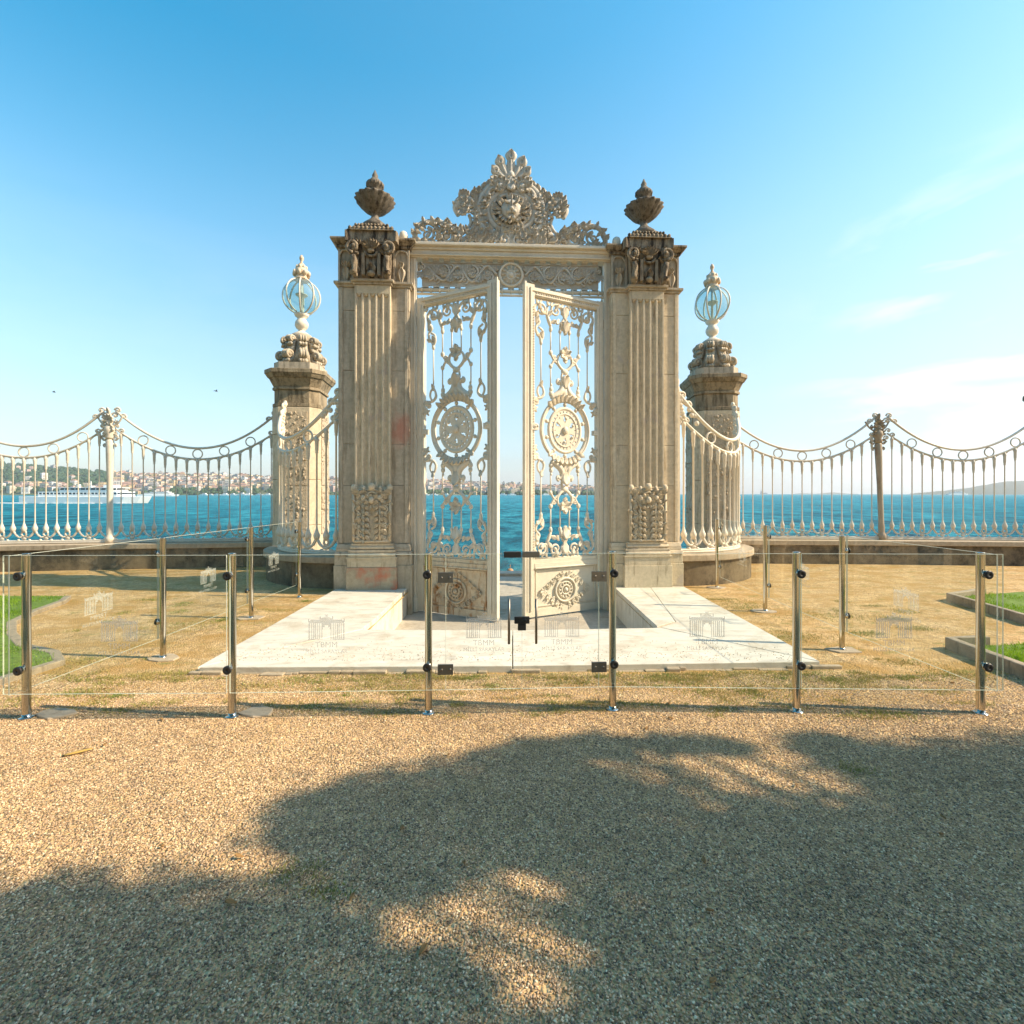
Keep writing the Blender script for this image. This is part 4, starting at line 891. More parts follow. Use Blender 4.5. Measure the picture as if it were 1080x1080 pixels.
def emblem(parent, cx, zb, y, w=.25):
    """small etched picture of an arched palace gate, standing on zb; drawn in local x,z on the face at depth y"""
    e = MB(); k = w/.25
    def b(x0, x1, z0, z1): e.box(cx+x0*k, cx+x1*k, y-.001, y-.0002, zb+z0*k, zb+z1*k)
    for s in (-1, 1):
        for x in (.044, .058, .072, .086, .100, .116): b(s*x, s*(x+.007), .008, .118)
        b(s*.125, s*.041, 0, .007); b(s*.125, s*.035, .119, .127); b(s*.128, s*.121, .128, .150); b(s*.048, s*.040, .145, .168)
        b(s*.083, s*.0795, .02, .11); 
    b(-.035, .035, .104, .127); b(-.128, .128, .1275, .1375); b(-.113, .113, .138, .144)
    b(-.1285, -.1255, .0, .118); b(.1255, .1285, .0, .118)
    for s in (-1, 1):
        b(s*.035, s*.029, .0, .075); b(s*.035, s*.024, .0755, .09); b(s*.035, s*.012, .0905, .1035)
    for i in range(-4, 5): h = .022-.0042*abs(i); b(i*.0085-.003, i*.0085+.003, .1445, .1445+h+.006)
    b(-.012, .012, .1738, .18)
    return e.build('etched_gate_emblem', 'frost', parent)
def glass_panel(a, b, label, rz_extra=0, ext=(.0, .0), off=-.05, logo=None, name='glass_panel', z0=.19, z1=1.165, group='clear glass panels of the barrier', lz=.56):
    """panel hung off the posts; local +x runs a->b, the outer face looks to local -y"""
    A = Vector(a); B = Vector(b); d = (B-A).normalized(); ang = math.atan2(d.y, d.x); Ln = (B-A).length
    root = empty(name, (a[0], a[1], 0), ang, label, 'glass panel' if name == 'glass_panel' else 'glass door', group)
    g_ = MB(); g_.box(-ext[0], Ln+ext[1], off-.005, off+.005, z0, z1); g_.build('pane', 'glass', root)
    for nm, bb in (('top', (-ext[0], Ln+ext[1], off-.005, off+.005, z1+.0002, z1+.0026)), ('e0', (-ext[0]-.0014, -ext[0]-.0002, off-.005, off+.005, z0, z1)), ('e1', (Ln+ext[1]+.0002, Ln+ext[1]+.0014, off-.005, off+.005, z0, z1)), ('bot', (-ext[0], Ln+ext[1], off-.005, off+.005, z0-.0012, z0-.0002))):
        e_ = MB(); e_.box(*bb); e_.build('polished_edge', 'glass_edge', root)
    if logo is not None:
        emblem(root, logo, lz, off-.005); text_mesh('TBMM', .056, root, (logo, off-.0065, lz-.052), (PI/2, 0, 0)); text_mesh('M\u0130LL\u0130 SARAYLAR', .037, root, (logo, off-.0065, lz-.094), (PI/2, 0, 0))
    return root
def pl_len(a, b): return math.dist(a, b)
glass_panel(POST[0], POST[1], 'front glass panel at the left corner of the barrier', ext=(.11, -.012), logo=pl_len(POST[0], POST[1])*.48)
glass_panel(POST[1], POST[2], 'front glass panel immediately left of the door bay', ext=(-.012, -.008), logo=pl_len(POST[1], POST[2])*.49)
glass_panel(POST[3], POST[4], 'front glass panel immediately right of the door bay', ext=(-.008, -.008), logo=pl_len(POST[3], POST[4])*.5)
glass_panel(POST[4], POST[5], 'front glass panel at the right corner of the barrier', ext=(-.008, .11), logo=pl_len(POST[4], POST[5])*.5)
D0 = POST[2]; D1 = POST[3]; DL = pl_len(D0, D1)
def at_(t): return (D0[0]+(D1[0]-D0[0])*t, D0[1]+(D1[1]-D0[1])*t)
t1 = .095; t2 = .5; t3 = .915
glass_panel(D0, at_(t1), 'narrow fixed glass strip left of the glass doors', ext=(.008, -.003), logo=None)
glass_panel(at_(t3), D1, 'narrow fixed glass strip right of the glass doors', ext=(-.003, .008), logo=None)
dw = DL*(t2-t1); dl = glass_panel(at_(t1), at_(t2), 'left glass door with upright pull handle', ext=(-.003, -.004), logo=dw*.5, name='glass_door', group='paired glass doors')
dr = glass_panel(at_(t2), at_(t3), 'right glass door with upright pull handle', ext=(-.004, -.003), logo=dw*.53, name='glass_door', group='paired glass doors')
for root, hx, px_ in ((dl, dw-.095, 0), (dr, .10, DL*(t3-t2))):
    t = MB(); t.tube([(hx, -.105, .53), (hx, -.105, .85)], .009, 10)
    for z in (.60, .78): t.tube([(hx, -.105, z), (hx, -.045, z)], .006, 8)
    t.build('pull_handle', 'dark_steel', root)
    for z in (1.0, .34):
        t = MB(); t.box(px_-.055, px_+.055, -.070, -.0555, z-.037, z+.037)
        for q in (-.03, .03): t.m = Matrix.Translation((px_+q, -.0705, z)) @ Matrix.Rotation(PI/2, 4, 'X'); t.lathe([(.011, 0), (.011, .004), (.006, .0045)], seg=10); t.m = Matrix.Identity(4)
        t.build('patch_hinge', 'dark_steel', root, .004)
    sx = (dw-.13, dw-.006) if root is dl else (.006, .13)
    t = MB(); t.box(sx[0], sx[1], -.068, -.034, 1.140, 1.182); t.build('top_latch', 'black' if root is dl else 'dark_steel', root, .004)
t = MB(); t.box(dw-.055, dw+.055, -.078, -.0555, .665, .715); t.box(dw-.03, dw+.03, -.074, -.0556, .615, .6645); t.m = Matrix.Translation((dw+.02, -.0785, .69)) @ Matrix.Rotation(PI/2, 4, 'X'); t.lathe([(.014, 0), (.014, .01), (.008, .011)], seg=12); t.m = Matrix.Identity(4); t.build('lock', 'black', dl, .004)
# side rows: outer faces look away from the enclosure
LS = [POST[0]]+SL; RS = [POST[5]]+SR
for i in range(3):
    a, b = LS[i+1], LS[i]; n_ = ('nearest', 'middle', 'farthest')[i]
    glass_panel(a, b, n_+' glass panel of the left side row', ext=(-.01, -.01 if i else .07), off=-.05, logo=pl_len(a, b)*.5, lz=.60)
    a, b = RS[i], RS[i+1]
    glass_panel(a, b, n_+' glass panel of the right side row', ext=(-.01 if i else .07, -.01), off=-.05, logo=pl_len(a, b)*.5, lz=.60)

# ---------------------------------------------------------------- lawns with kerbs
def gpt(px, y, z=0): Z = (H-z)*F/(y-HY); return (P(px, Z), Z)
def blades(name, poly, n, h, mat, label, cat, w=.012, z0=.02, seed=1):
    random.seed(seed); xs = [p[0] for p in poly]; ys = [p[1] for p in poly]; v = []; f_ = []
    def inside(x, y):
        c = False; j = len(poly)-1
        for i in range(len(poly)):
            if (poly[i][1] > y) != (poly[j][1] > y) and x < (poly[j][0]-poly[i][0])*(y-poly[i][1])/(poly[j][1]-poly[i][1])+poly[i][0]: c = not c
            j = i
        return c
    k = 0
    while k < n:
        x = random.uniform(min(xs), max(xs)); y = random.uniform(min(ys), max(ys))
        if not inside(x, y): continue
        a = random.uniform(0, 2*PI); hh = h*random.uniform(.5, 1.3)*(.7+.5*sin(x*5)*sin(y*4)); ww = w*random.uniform(.6, 1.2); lx, ly = random.gauss(0, hh*.4), random.gauss(0, hh*.4)
        i = len(v); v += [(x-cos(a)*ww/2, y-sin(a)*ww/2, z0), (x+cos(a)*ww/2, y+sin(a)*ww/2, z0), (x+lx, y+ly, z0+hh)]; f_.append((i, i+1, i+2)); k += 1
    me = bpy.data.meshes.new(name); me.from_pydata(v, [], f_); me.materials.append(M[mat]); o = bpy.data.objects.new(name, me); COL.objects.link(o)
    return tag(o, label, cat, kind='stuff')
def lawn(poly, label, kerb_label, seed, n, kh=.10, kpts=None, h=.05):
    t = MB(); t.prism(poly, .003, .05); tag(t.build('lawn_bed', 'soil'), kind='structure')
    blades('lawn_grass', poly, n, h, 'grass', label, 'grass', seed=seed, z0=.04)
    k = MB(); strip(k, kpts, .045, -.03, kh); tag(k.build('kerb', 'kerb', bevel=.01), kerb_label, 'kerb', 'stone kerbs round the lawns')
A_ = gpt(1004, 685); B_ = gpt(1080, 728); 
lawn([(A_[0]+.03, A_[1]+.03), (4.4, 3.55), (5.2, 2.6), (9, 3.0), (9.5, 5.2), (6.2, 5.05), (4.95, 4.85)], 'bright green grass in the near right lawn', 'stone kerb edging the near right lawn', 4, 42000, .12, [(4.95, 4.95), (A_[0], A_[1]+.02), (4.4, 3.45), (5.3, 2.5)])
A2 = gpt(1002, 634); 
lawn([(A2[0]+.05, A2[1]+.03), (6.3, 5.85), (7.6, 5.5), (14, 6.5), (14, 7.9), (8, 7.5)], 'bright green grass in the far right lawn', 'stone kerb edging the far right lawn', 5, 30000, .12, [(7.4, 7.45), (A2[0], A2[1]), (6.3, 5.75), (7.6, 5.35)])
LK = [(-6.75, 7.2), (-6.55, 6.9), (-6.36, 6.3), (-6.08, 5.76), (-5.6, 5.3), (-5.05, 4.88), (-4.5, 4.66), (-4.22, 4.42), (-4.28, 4.15), (-4.35, 3.75), (-4.9, 3.2)]
lawn([(x-.04, y) for x, y in LK]+[(-14, 3.2), (-14, 7.2)], 'bright green grass in the left lawn', 'pale flush edging stone of the left lawn', 6, 60000, .055, LK)
# weeds between barrier and apron, in clumps
random.seed(9)
WD = [(2.1, 3.95, .35, .2), (1.2, 4.1, .5, .1), (.3, 4.12, .6, .08), (-1.4, 3.55, .25, .07), (.55, 3.62, .3, .05), (1.0, 3.6, .35, .05), (-.9, 3.9, .3, .1), (-1.1, 4.08, .5, .06), (1.7, 3.8, .3, .1), (-2.9, 3.5, .12, .05), (2.9, 4.0, .15, .1), (2.2, 4.22, .5, .05), (-2.1, 3.95, .2, .06), (-.9, 2.0, .1, .05), (-.75, 1.9, .07, .04), (3.4, 2.9, .1, .06), (2.0, 2.75, .08, .05), (3.9, 4.2, .25, .1), (2.6, 3.4, .3, .05), (3.1, 5.3, .3, .15), (4.2, 6.2, .5, .2), (3.3, 6.8, .3, .3), (-3.7, 5.8, .5, .2)]
for k in range(150):
    x = random.uniform(-3.9, 3.6); y = random.choice((random.uniform(3.5, 4.25), random.gauss(4.12, .05), random.uniform(3.4, 4.6)))
    if not (abs(x) < 2.85 and y > 4.2): WD.append((x, y, random.uniform(.04, .16), random.uniform(.015, .05)))
for k in range(25):
    e = random.choice((-1, 1)); WD.append((e*random.uniform(3.0, 5.5), random.uniform(4.4, 7.4), random.uniform(.05, .2), random.uniform(.03, .1)))
v = []; f_ = []
for (x, y, rx, ry) in WD:
    for k in range(min(900, int(30000*rx*ry)+30)):
        a = random.gauss(0, .75)*rx; b = random.gauss(0, .75)*ry; q = random.uniform(0, 2*PI); hh = random.uniform(.006, .028); i = len(v); X, Y = x+a, y+b
        v += [(X-.003*cos(q), Y-.003*sin(q), 0), (X+.003*cos(q), Y+.003*sin(q), 0), (X+random.gauss(0, hh*.7), Y+random.gauss(0, hh*.7), hh)]; f_.append((i, i+1, i+2))
me = bpy.data.meshes.new('weeds'); me.from_pydata(v, [], f_); me.materials.append(M['weed']); o = bpy.data.objects.new('weeds', me); COL.objects.link(o); tag(o, 'low dry and green weeds scattered over the gravel inside the barrier', 'weeds', kind='stuff')

# ---------------------------------------------------------------- loose pebbles over the near ground (instanced)
random.seed(12)
pv_ = []
for k in range(280000):
    Y = 1.0+2.6*random.random()**.85; hw = 1.15*Y+.9; X = random.uniform(-hw, hw); pv_.append((X, Y, random.uniform(-.001, .0025)))
for k in range(60000):
    Y = random.uniform(3.55, 4.2); X = random.uniform(-4.5, 4.5); pv_.append((X, Y, 0))
for k in range(900):
    Y = 4.36+abs(random.gauss(0, .25)); X = random.uniform(-2.7, 2.7)
    if Y < 5.3: pv_.append((X, Y, .062))
me = bpy.data.meshes.new('gravel'); me.from_pydata(pv_, [], []); gr = bpy.data.objects.new('gravel', me); COL.objects.link(gr); tag(gr, 'loose mixed grey and tan pebbles covering the near path', 'gravel', kind='stuff')
peb = MB(); bm = bmesh.new(); bmesh.ops.create_icosphere(bm, subdivisions=1, radius=1.0)
pts_ = []
for v_ in bm.verts: pts_.append(tuple(v_.co*random.uniform(.8, 1.15)))
pf = [tuple(x.index for x in f__.verts) for f__ in bm.faces]; bm.free()
pme = bpy.data.meshes.new('pebble_shape'); pme.from_pydata(pts_, [], pf); pme.materials.append(M['pebble'])
for p_ in pme.polygons: p_.use_smooth = True
pob = bpy.data.objects.new('pebble', pme); COL.objects.link(pob); pob.scale = (.005, .004, .003); pob.location = (.1, 2.2, .002); tag(pob, 'one single loose pebble lying on the near gravel', 'pebble')
ng = bpy.data.node_groups.new('gravel_nodes', 'GeometryNodeTree'); ng.interface.new_socket('Geometry', in_out='INPUT', socket_type='NodeSocketGeometry'); ng.interface.new_socket('Geometry', in_out='OUTPUT', socket_type='NodeSocketGeometry')
gi = ng.nodes.new('NodeGroupInput'); gout = ng.nodes.new('NodeGroupOutput'); ip = ng.nodes.new('GeometryNodeInstanceOnPoints'); oi = ng.nodes.new('GeometryNodeObjectInfo'); oi.inputs['Object'].default_value = pob; oi.inputs['As Instance'].default_value = True
mp_ = ng.nodes.new('GeometryNodeMeshToPoints'); rv = ng.nodes.new('FunctionNodeRandomValue'); rv.data_type = 'FLOAT_VECTOR'; rv.inputs[0].default_value = (-.5, -.5, 0); rv.inputs[1].default_value = (.5, .5, 6.28)
rs = ng.nodes.new('FunctionNodeRandomValue'); rs.data_type = 'FLOAT_VECTOR'; rs.inputs[0].default_value = (.0018, .0016, .0014); rs.inputs[1].default_value = (.0076, .0062, .0046)
ng.links.new(gi.outputs[0], mp_.inputs[0]); ng.links.new(mp_.outputs[0], ip.inputs['Points']); ng.links.new(oi.outputs['Geometry'], ip.inputs['Instance']); ng.links.new(rv.outputs[0], ip.inputs['Rotation']); ng.links.new(rs.outputs[0], ip.inputs['Scale']); ng.links.new(ip.outputs[0], gout.inputs[0])
md_ = gr.modifiers.new('g', 'NODES'); md_.node_group = ng
# one fallen yellow leaf
t = MB(); t.m = Matrix.Translation((*gpt(82, 795), .012)) @ Matrix.Rotation(R(35), 4, 'Z'); t.blob((0, 0, 0), (.075, .018, .004), seg=10, ring=3); tag(t.build('fallen_leaf', plain('yellow_dead_leaf', (.5, .32, .08), .7)), 'narrow yellow leaf lying on the gravel at left', 'leaf')

lf0 = MB(); lf0.petal(0, 0, PI/2, .061, .026, 0, .004); lf0.v = [(x*.75, z*.75, -y+.004+abs(x)*.3) for x, y, z in lf0.v]; random.seed(14)
lo0 = lf0.build('dry_leaf', plain('brown_dead_leaf', (.3, .17, .06), .8))
for i in range(26):
    o = lo0 if i == 0 else lo0.copy()
    if i: COL.objects.link(o)
    y = random.uniform(1.5, 4.4); o.location = (random.uniform(-1.05*y, 1.05*y), y, .006); o.rotation_euler = (random.uniform(-.2, .2), random.uniform(-.2, .2), random.uniform(0, 6.28)); q = random.uniform(.5, 1.1); o.scale = (q, q, 1)
    tag(o, 'tiny dry brown leaf lying on the gravel path', 'leaf', 'small dry leaves scattered on the gravel')
# ---------------------------------------------------------------- the trees behind the viewer whose shade falls on the path
def shade_tree(base, clumps, label, seed):
    random.seed(seed); root = empty('plane_tree', (0, 0, 0), 0, label, 'tree', 'trees shading the path'); tr = MB()
    bx_, by_ = base; top = Vector((bx_-.4, by_, 3.0)); tr.tube([(bx_, by_, -.1), (bx_-.05, by_, .6), (bx_-.15, by_+.05, 1.8), tuple(top)], [.32, .24, .2, .17], 10)
    cr_v = []; cr_f = []
    for (sx, sy, r, h, *dn) in clumps:
        c = Vector((sx, sy, 0))+SUN*(h/SUN.z)
        mid = (top+c)/2+Vector((0, 0, .35)); tr.tube([tuple(top), tuple(mid), tuple(c)], [.1, .06, .02], 6)
        n_ = int((1500*r*r/.25+120)*(dn[0] if dn else 1))
        for k in range(n_):
            d = Vector((random.gauss(0, 1), random.gauss(0, 1), random.gauss(0, 1))).normalized()*r*random.random()**.45*(random.uniform(.85, 1.12) if random.random() < .88 else random.uniform(1.0, 1.5)); p = c+d
            a = Vector((random.gauss(0, 1), random.gauss(0, 1), random.gauss(0, .7))).normalized(); b = a.orthogonal().normalized(); b.rotate(Matrix.Rotation(random.uniform(0, 6.28), 3, a)); c2 = a.cross(b); s = random.uniform(.035, .07)*(1.8 if dn and r > .7 else 1); i = len(cr_v)
            cr_v += [tuple(p-b*s), tuple(p+c2*s*.5), tuple(p+b*s), tuple(p-c2*s*.5)]; cr_f.append((i, i+1, i+2, i+3))
    tr.build('trunk', 'bark', root); me = bpy.data.meshes.new('crown'); me.from_pydata(cr_v, [], cr_f); me.materials.append(M['leaf']); o = bpy.data.objects.new('crown', me); COL.objects.link(o); o.parent = root
C1 = [(-.55, 2.36, .42, 5.6), (.05, 2.62, .38, 5.9), (.6, 3.0, .18, 6.0), (.2, 2.92, .2, 6.1), (1.0, 3.04, .15, 5.7), (1.35, 3.0, .13, 5.8), (.7, 2.62, .32, 6.2, .3), (-.85, 2.32, .27, 5.7), (.35, 2.42, .33, 6.1), (.12, 2.16, .2, 5.7), (.5, 2.1, .2, 5.8), (.0, 2.35, .25, 5.8), (1.4, 2.16, .40, 5.5), (1.95, 1.95, .38, 5.8), (1.0, 2.0, .35, 5.9), (.75, 1.75, .36, 5.6), (-.36, 1.98, .12, 5.8), (-.78, 1.72, .24, 5.7), (-.3, 1.55, .16, 5.8), (-.75, 1.3, .3, 5.8), (-1.5, 1.62, .42, 5.4), (-2.4, 1.55, .48, 5.5), (-3.5, 1.5, .52, 5.8), (-.95, 1.45, .33, 5.6), (-.5, 1.22, .36, 5.9), (.2, 1.14, .36, 5.5), (.45, 1.42, .2, 5.6), (-.72, 1.98, .26, 5.9, .3), (1.5, 1.78, .3, 5.8), (1.5, 1.45, .32, 5.8), (1.9, 1.55, .3, 5.8), (.95, 1.35, .38, 5.7), (-1.7, 1.0, .6, 6.2), (0, .5, .7, 6.4), (-4.4, 1.0, .8, 6.6)]
C2 = [(2.55, 2.72, .40, 6.3), (3.3, 2.78, .42, 6.4), (4.1, 2.5, .5, 6.6), (2.12, 2.8, .26, 6.3), (2.25, 2.5, .28, 6.4), (2.35, 2.25, .3, 6.5), (2.3, 1.4, .5, 6.2), (2.9, 2.0, .45, 6.5), (3.6, 1.9, .45, 6.9), (2.2, 2.1, .3, 6.4), (2.0, 3.02, .18, 6.2), (3.2, 1.2, .6, 6.8), (1.6, .7, .7, 6.7), (4.8, 1.5, .8, 7.0), (5.4, 2.3, .6, 7.2)]
shade_tree((8.6, -.3), C1, 'leafy tree beside the path on the right, out of view, shading the gravel', 31)
shade_tree((12.4, -.6), C2, 'second leafy tree further right, out of view, shading the right of the path', 32)

# garden behind the viewer, seen only in reflections and from other positions
def garden_tree(x, y, h, r, label, seed):
    random.seed(seed); root = empty('garden_tree', (x, y, 0), 0, label, 'tree', 'trees of the garden behind the path'); t = MB(); t.tube([(0, 0, -.1), (.05, 0, h*.25), (0, .1, h*.6)], [.3, .2, .12], 8)
    for k in range(5): a = k*1.26; t.tube([(0, .05, h*.42), (cos(a)*r*.6, sin(a)*r*.6, h*.7)], [.1, .04], 5)
    t.build('trunk', 'bark', root); v = []; f = []
    cl = [(Vector((random.gauss(0, .45)*r, random.gauss(0, .45)*r, h*.68+random.gauss(0, .17)*h)), random.uniform(.3, .5)*r) for k in range(14)]
    for k in range(5200):
        c, q = random.choice(cl); d = Vector((random.gauss(0, 1), random.gauss(0, 1), random.gauss(0, .8))).normalized()*q*random.random()**.4; p = c+d; a = Vector((random.gauss(0, 1), random.gauss(0, 1), random.gauss(0, 1))).normalized(); b = a.orthogonal().normalized(); e = a.cross(b); s = random.uniform(.1, .2); i = len(v)
        v += [tuple(p-b*s), tuple(p+e*s*.6), tuple(p+b*s), tuple(p-e*s*.6)]; f.append((i, i+1, i+2, i+3))
    me = bpy.data.meshes.new('crown'); me.from_pydata(v, [], f); me.materials.append(M['leaf']); o = bpy.data.objects.new('crown', me); COL.objects.link(o); o.parent = root
for i, (x, y, h, r) in enumerate(((-15, -12, 10, 3.6), (-8.5, -14, 9, 3.2), (-2, -12.5, 11, 3.8), (5, -14.5, 10, 3.4), (11, -12, 9.5, 3.5), (18, -13, 11, 4), (-19, -5, 8, 3), (-24, 3, 9, 3.4))):
    garden_tree(x, y, h, r, 'garden tree behind the viewer, '+('broad and left of centre', 'narrow, between two taller ones', 'tall, straight behind the camera', 'medium, just right of centre', 'low, in the right row', 'largest, farthest right', 'small, beside the left lawn', 'far left, near the low wall')[i], 70+i)
random.seed(90)
C3 = []  # overhead canopy added out of view to cut skylight on the near ground
for k in range(46):
    x = random.uniform(-9, 9); y = random.uniform(-7, -.6); h = random.uniform(6.2, 9.5); r = random.uniform(.8, 1.3)
    C3.append((x-SUN.x*h/SUN.z, min(y, .75-r)-SUN.y*h/SUN.z, r, h, .42))
shade_tree((-1.5, -4.5), C3, 'unseen spreading tree added behind the camera to block skylight, its boughs overhead', 33)
# ---------------------------------------------------------------- far shore
def ridge(name, prof, D0, D1, mat, seed, amp=4, rows=14, sub=8):
    random.seed(seed); t = MB(); cols = []
    for i in range(len(prof)-1):
        for k in range(sub): q = k/sub; cols.append((prof[i][0]*(1-q)+prof[i+1][0]*q, prof[i][1]*(1-q)+prof[i+1][1]*q))
    cols.append(prof[-1]); vs = []; n = len(cols)
    hs = {}
    for r_ in range(rows+1):
        q = r_/rows
        for c_, (px, y) in enumerate(cols):
            D = D0+(D1-D0)*q; top = H+(HY-y)/F*D1
            z = -3+(top+3)*min(1, q*1.0)**.75 if q <= 1 else top
            if 0 < r_: z += random.uniform(-amp, amp)*min(q*2, 1)*.5
            vs.append(((px-CX)/F*D, D, z))
    fs = [(r_*n+c_, r_*n+c_+1, (r_+1)*n+c_+1, (r_+1)*n+c_) for r_ in range(rows) for c_ in range(n-1)]
    t.add(vs, fs, True); o = t.build(name, mat); tag(o, kind='structure')
    def height(px, q):
        for i in range(len(cols)-1):
            if cols[i][0] <= px <= cols[i+1][0]:
                w = (px-cols[i][0])/(cols[i+1][0]-cols[i][0]+1e-9); y = cols[i][1]*(1-w)+cols[i+1][1]*w; break
        else: y = cols[-1][1]
        D = D0+(D1-D0)*q; top = H+(HY-y)/F*D1; return ((px-CX)/F*D, D, -3+(top+3)*q**.75)
    return height
hl_ = ridge('hills', [(-420, 476), (-200, 480), (0, 489), (60, 493), (115, 498.5), (160, 502), (210, 502.5), (290, 505), (400, 508), (440, 509), (480, 509.5), (520, 513), (580, 515.5), (640, 517.5), (670, 520)], 1350, 2000, 'hill', 2)
ridge('headland', [(960, 520.6), (985, 518.5), (1010, 516), (1040, 511.5), (1058, 508), (1080, 507), (1150, 506), (1300, 500), (1500, 498)], 2600, 3400, 'hill_far', 3)
ridge('islands', [(835, 521), (843, 520.2), (850, 520.2), (860, 520.8), (870, 519.8), (878, 519.2), (885, 519.7), (893, 520.5), (905, 521)], 5200, 5900, 'hill_far', 4, amp=0)
# far trees on the hillside as one mass of leaf clumps
random.seed(40); t = MB()
for k in range(2600):
    px = random.uniform(-160, 660) if k > 1300 else random.uniform(-160, 118); q = random.uniform(.02, 1.0)
    if px > 118 and random.random() > .45: q = random.uniform(.0, .18)
    x, y, z = hl_(px, q); r = random.uniform(4, 9); t.blob((x, y, z+r*.4), (r, r, r*random.uniform(.7, 1.2)), seg=6, ring=3)
tag(t.build('far_woods', 'wood_far'), 'green woods covering the hillside across the water', 'woods', kind='stuff')
# houses: a few kinds, each one copied
protos = []
for i in range(5):
    for rf in (0, 1):
        w, d, h = 11, 10, 9+3*rf; t = MB(); t.box(-w/2, w/2, -d/2, d/2, -6, h)
        t.mat = 2
        for fl_ in range(int(h//3.2)): 
            z = .9+3*fl_
            for k in range(3): t.box(-4.4+3.2*k, -2.6+3.2*k, -d/2-.12, -d/2-.02, z, z+1.5)
            t.box(w/2+.02, w/2+.12, -3.5, 3.5, z, z+1.4)
        if rf == 0: t.mat = 1; t.add([(-w/2-.5, -d/2-.5, h+.01), (w/2+.5, -d/2-.5, h+.01), (w/2+.5, d/2+.5, h+.01), (-w/2-.5, d/2+.5, h+.01), (-w/5, 0, h+3.2), (w/5, 0, h+3.2)], [(0, 1, 5, 4), (1, 2, 5), (2, 3, 4, 5), (3, 0, 4), (3, 2, 1, 0)])
        else: t.box(-2, 1.5, -2, 2, h+.001, h+2)
        protos.append((t, i, rf))
meshes = []
for t, i, rf in protos:
    o = t.build('far_house', [M['facades'][i], M['roof'], M['far_window']]); meshes.append(o.data); bpy.data.objects.remove(o)
CN = ('white', 'cream', 'pink', 'ochre', 'grey'); random.seed(50); spots = []
while len(spots) < 1500:
    px = random.uniform(-60, 668); q = random.uniform(.02, 1)
    if px < 118: 
        if q > .16 and not (random.random() < .05): continue
    if 118 <= px < 180 and q > .7 and random.random() < .3: continue
    if px > 180 and .0 < q < .09 and random.random() < .8: continue
    spots.append((px, q))
spots.sort(key=lambda s: s[1]); near = set(random.sample(range(len(spots)), 290)); rest = MB(); rest_mats = M['facades']+[M['roof'], M['far_window']]
for k, (px, q) in enumerate(spots):
    i = random.randrange(10); me = meshes[i]; x, y, z = hl_(max(-400, px), q); s = random.uniform(.75, 1.6); sc_ = (s*random.uniform(.8, 1.4), s, s*random.uniform(.7, 1.15)); rz = random.uniform(-.5, .5)
    if k in near:
        o = bpy.data.objects.new('far_house', me); COL.objects.link(o); o.location = (x, y, z+1); o.scale = sc_; o.rotation_euler = (0, 0, rz)
        ci, rf = i//2, i % 2
        tag(o, 'small '+CN[ci]+' house '+('with red hipped roof' if rf == 0 else 'with flat roof')+' on the far shore', 'house', CN[ci]+' houses '+('with red roofs' if rf == 0 else 'with flat roofs')+' across the water')
    else:
        rest.m = Matrix.Translation((x, y, z+1)) @ Matrix.Rotation(rz, 4, 'Z') @ Matrix.Diagonal((*sc_, 1)); b = len(rest.v); vv = [v.co for v in me.vertices]
        for p_ in me.polygons:
            pass
        rest.add([tuple(v_) for v_ in vv], [tuple(p_.vertices) for p_ in me.polygons]); nf = len(me.polygons); rest.mi[-nf:] = [[i//2, 5, 6][p_.material_index] for p_ in me.polygons]
tag(rest.build('distant_town', rest_mats), 'dense mass of small houses filling the hillside across the water', 'town', kind='stuff')

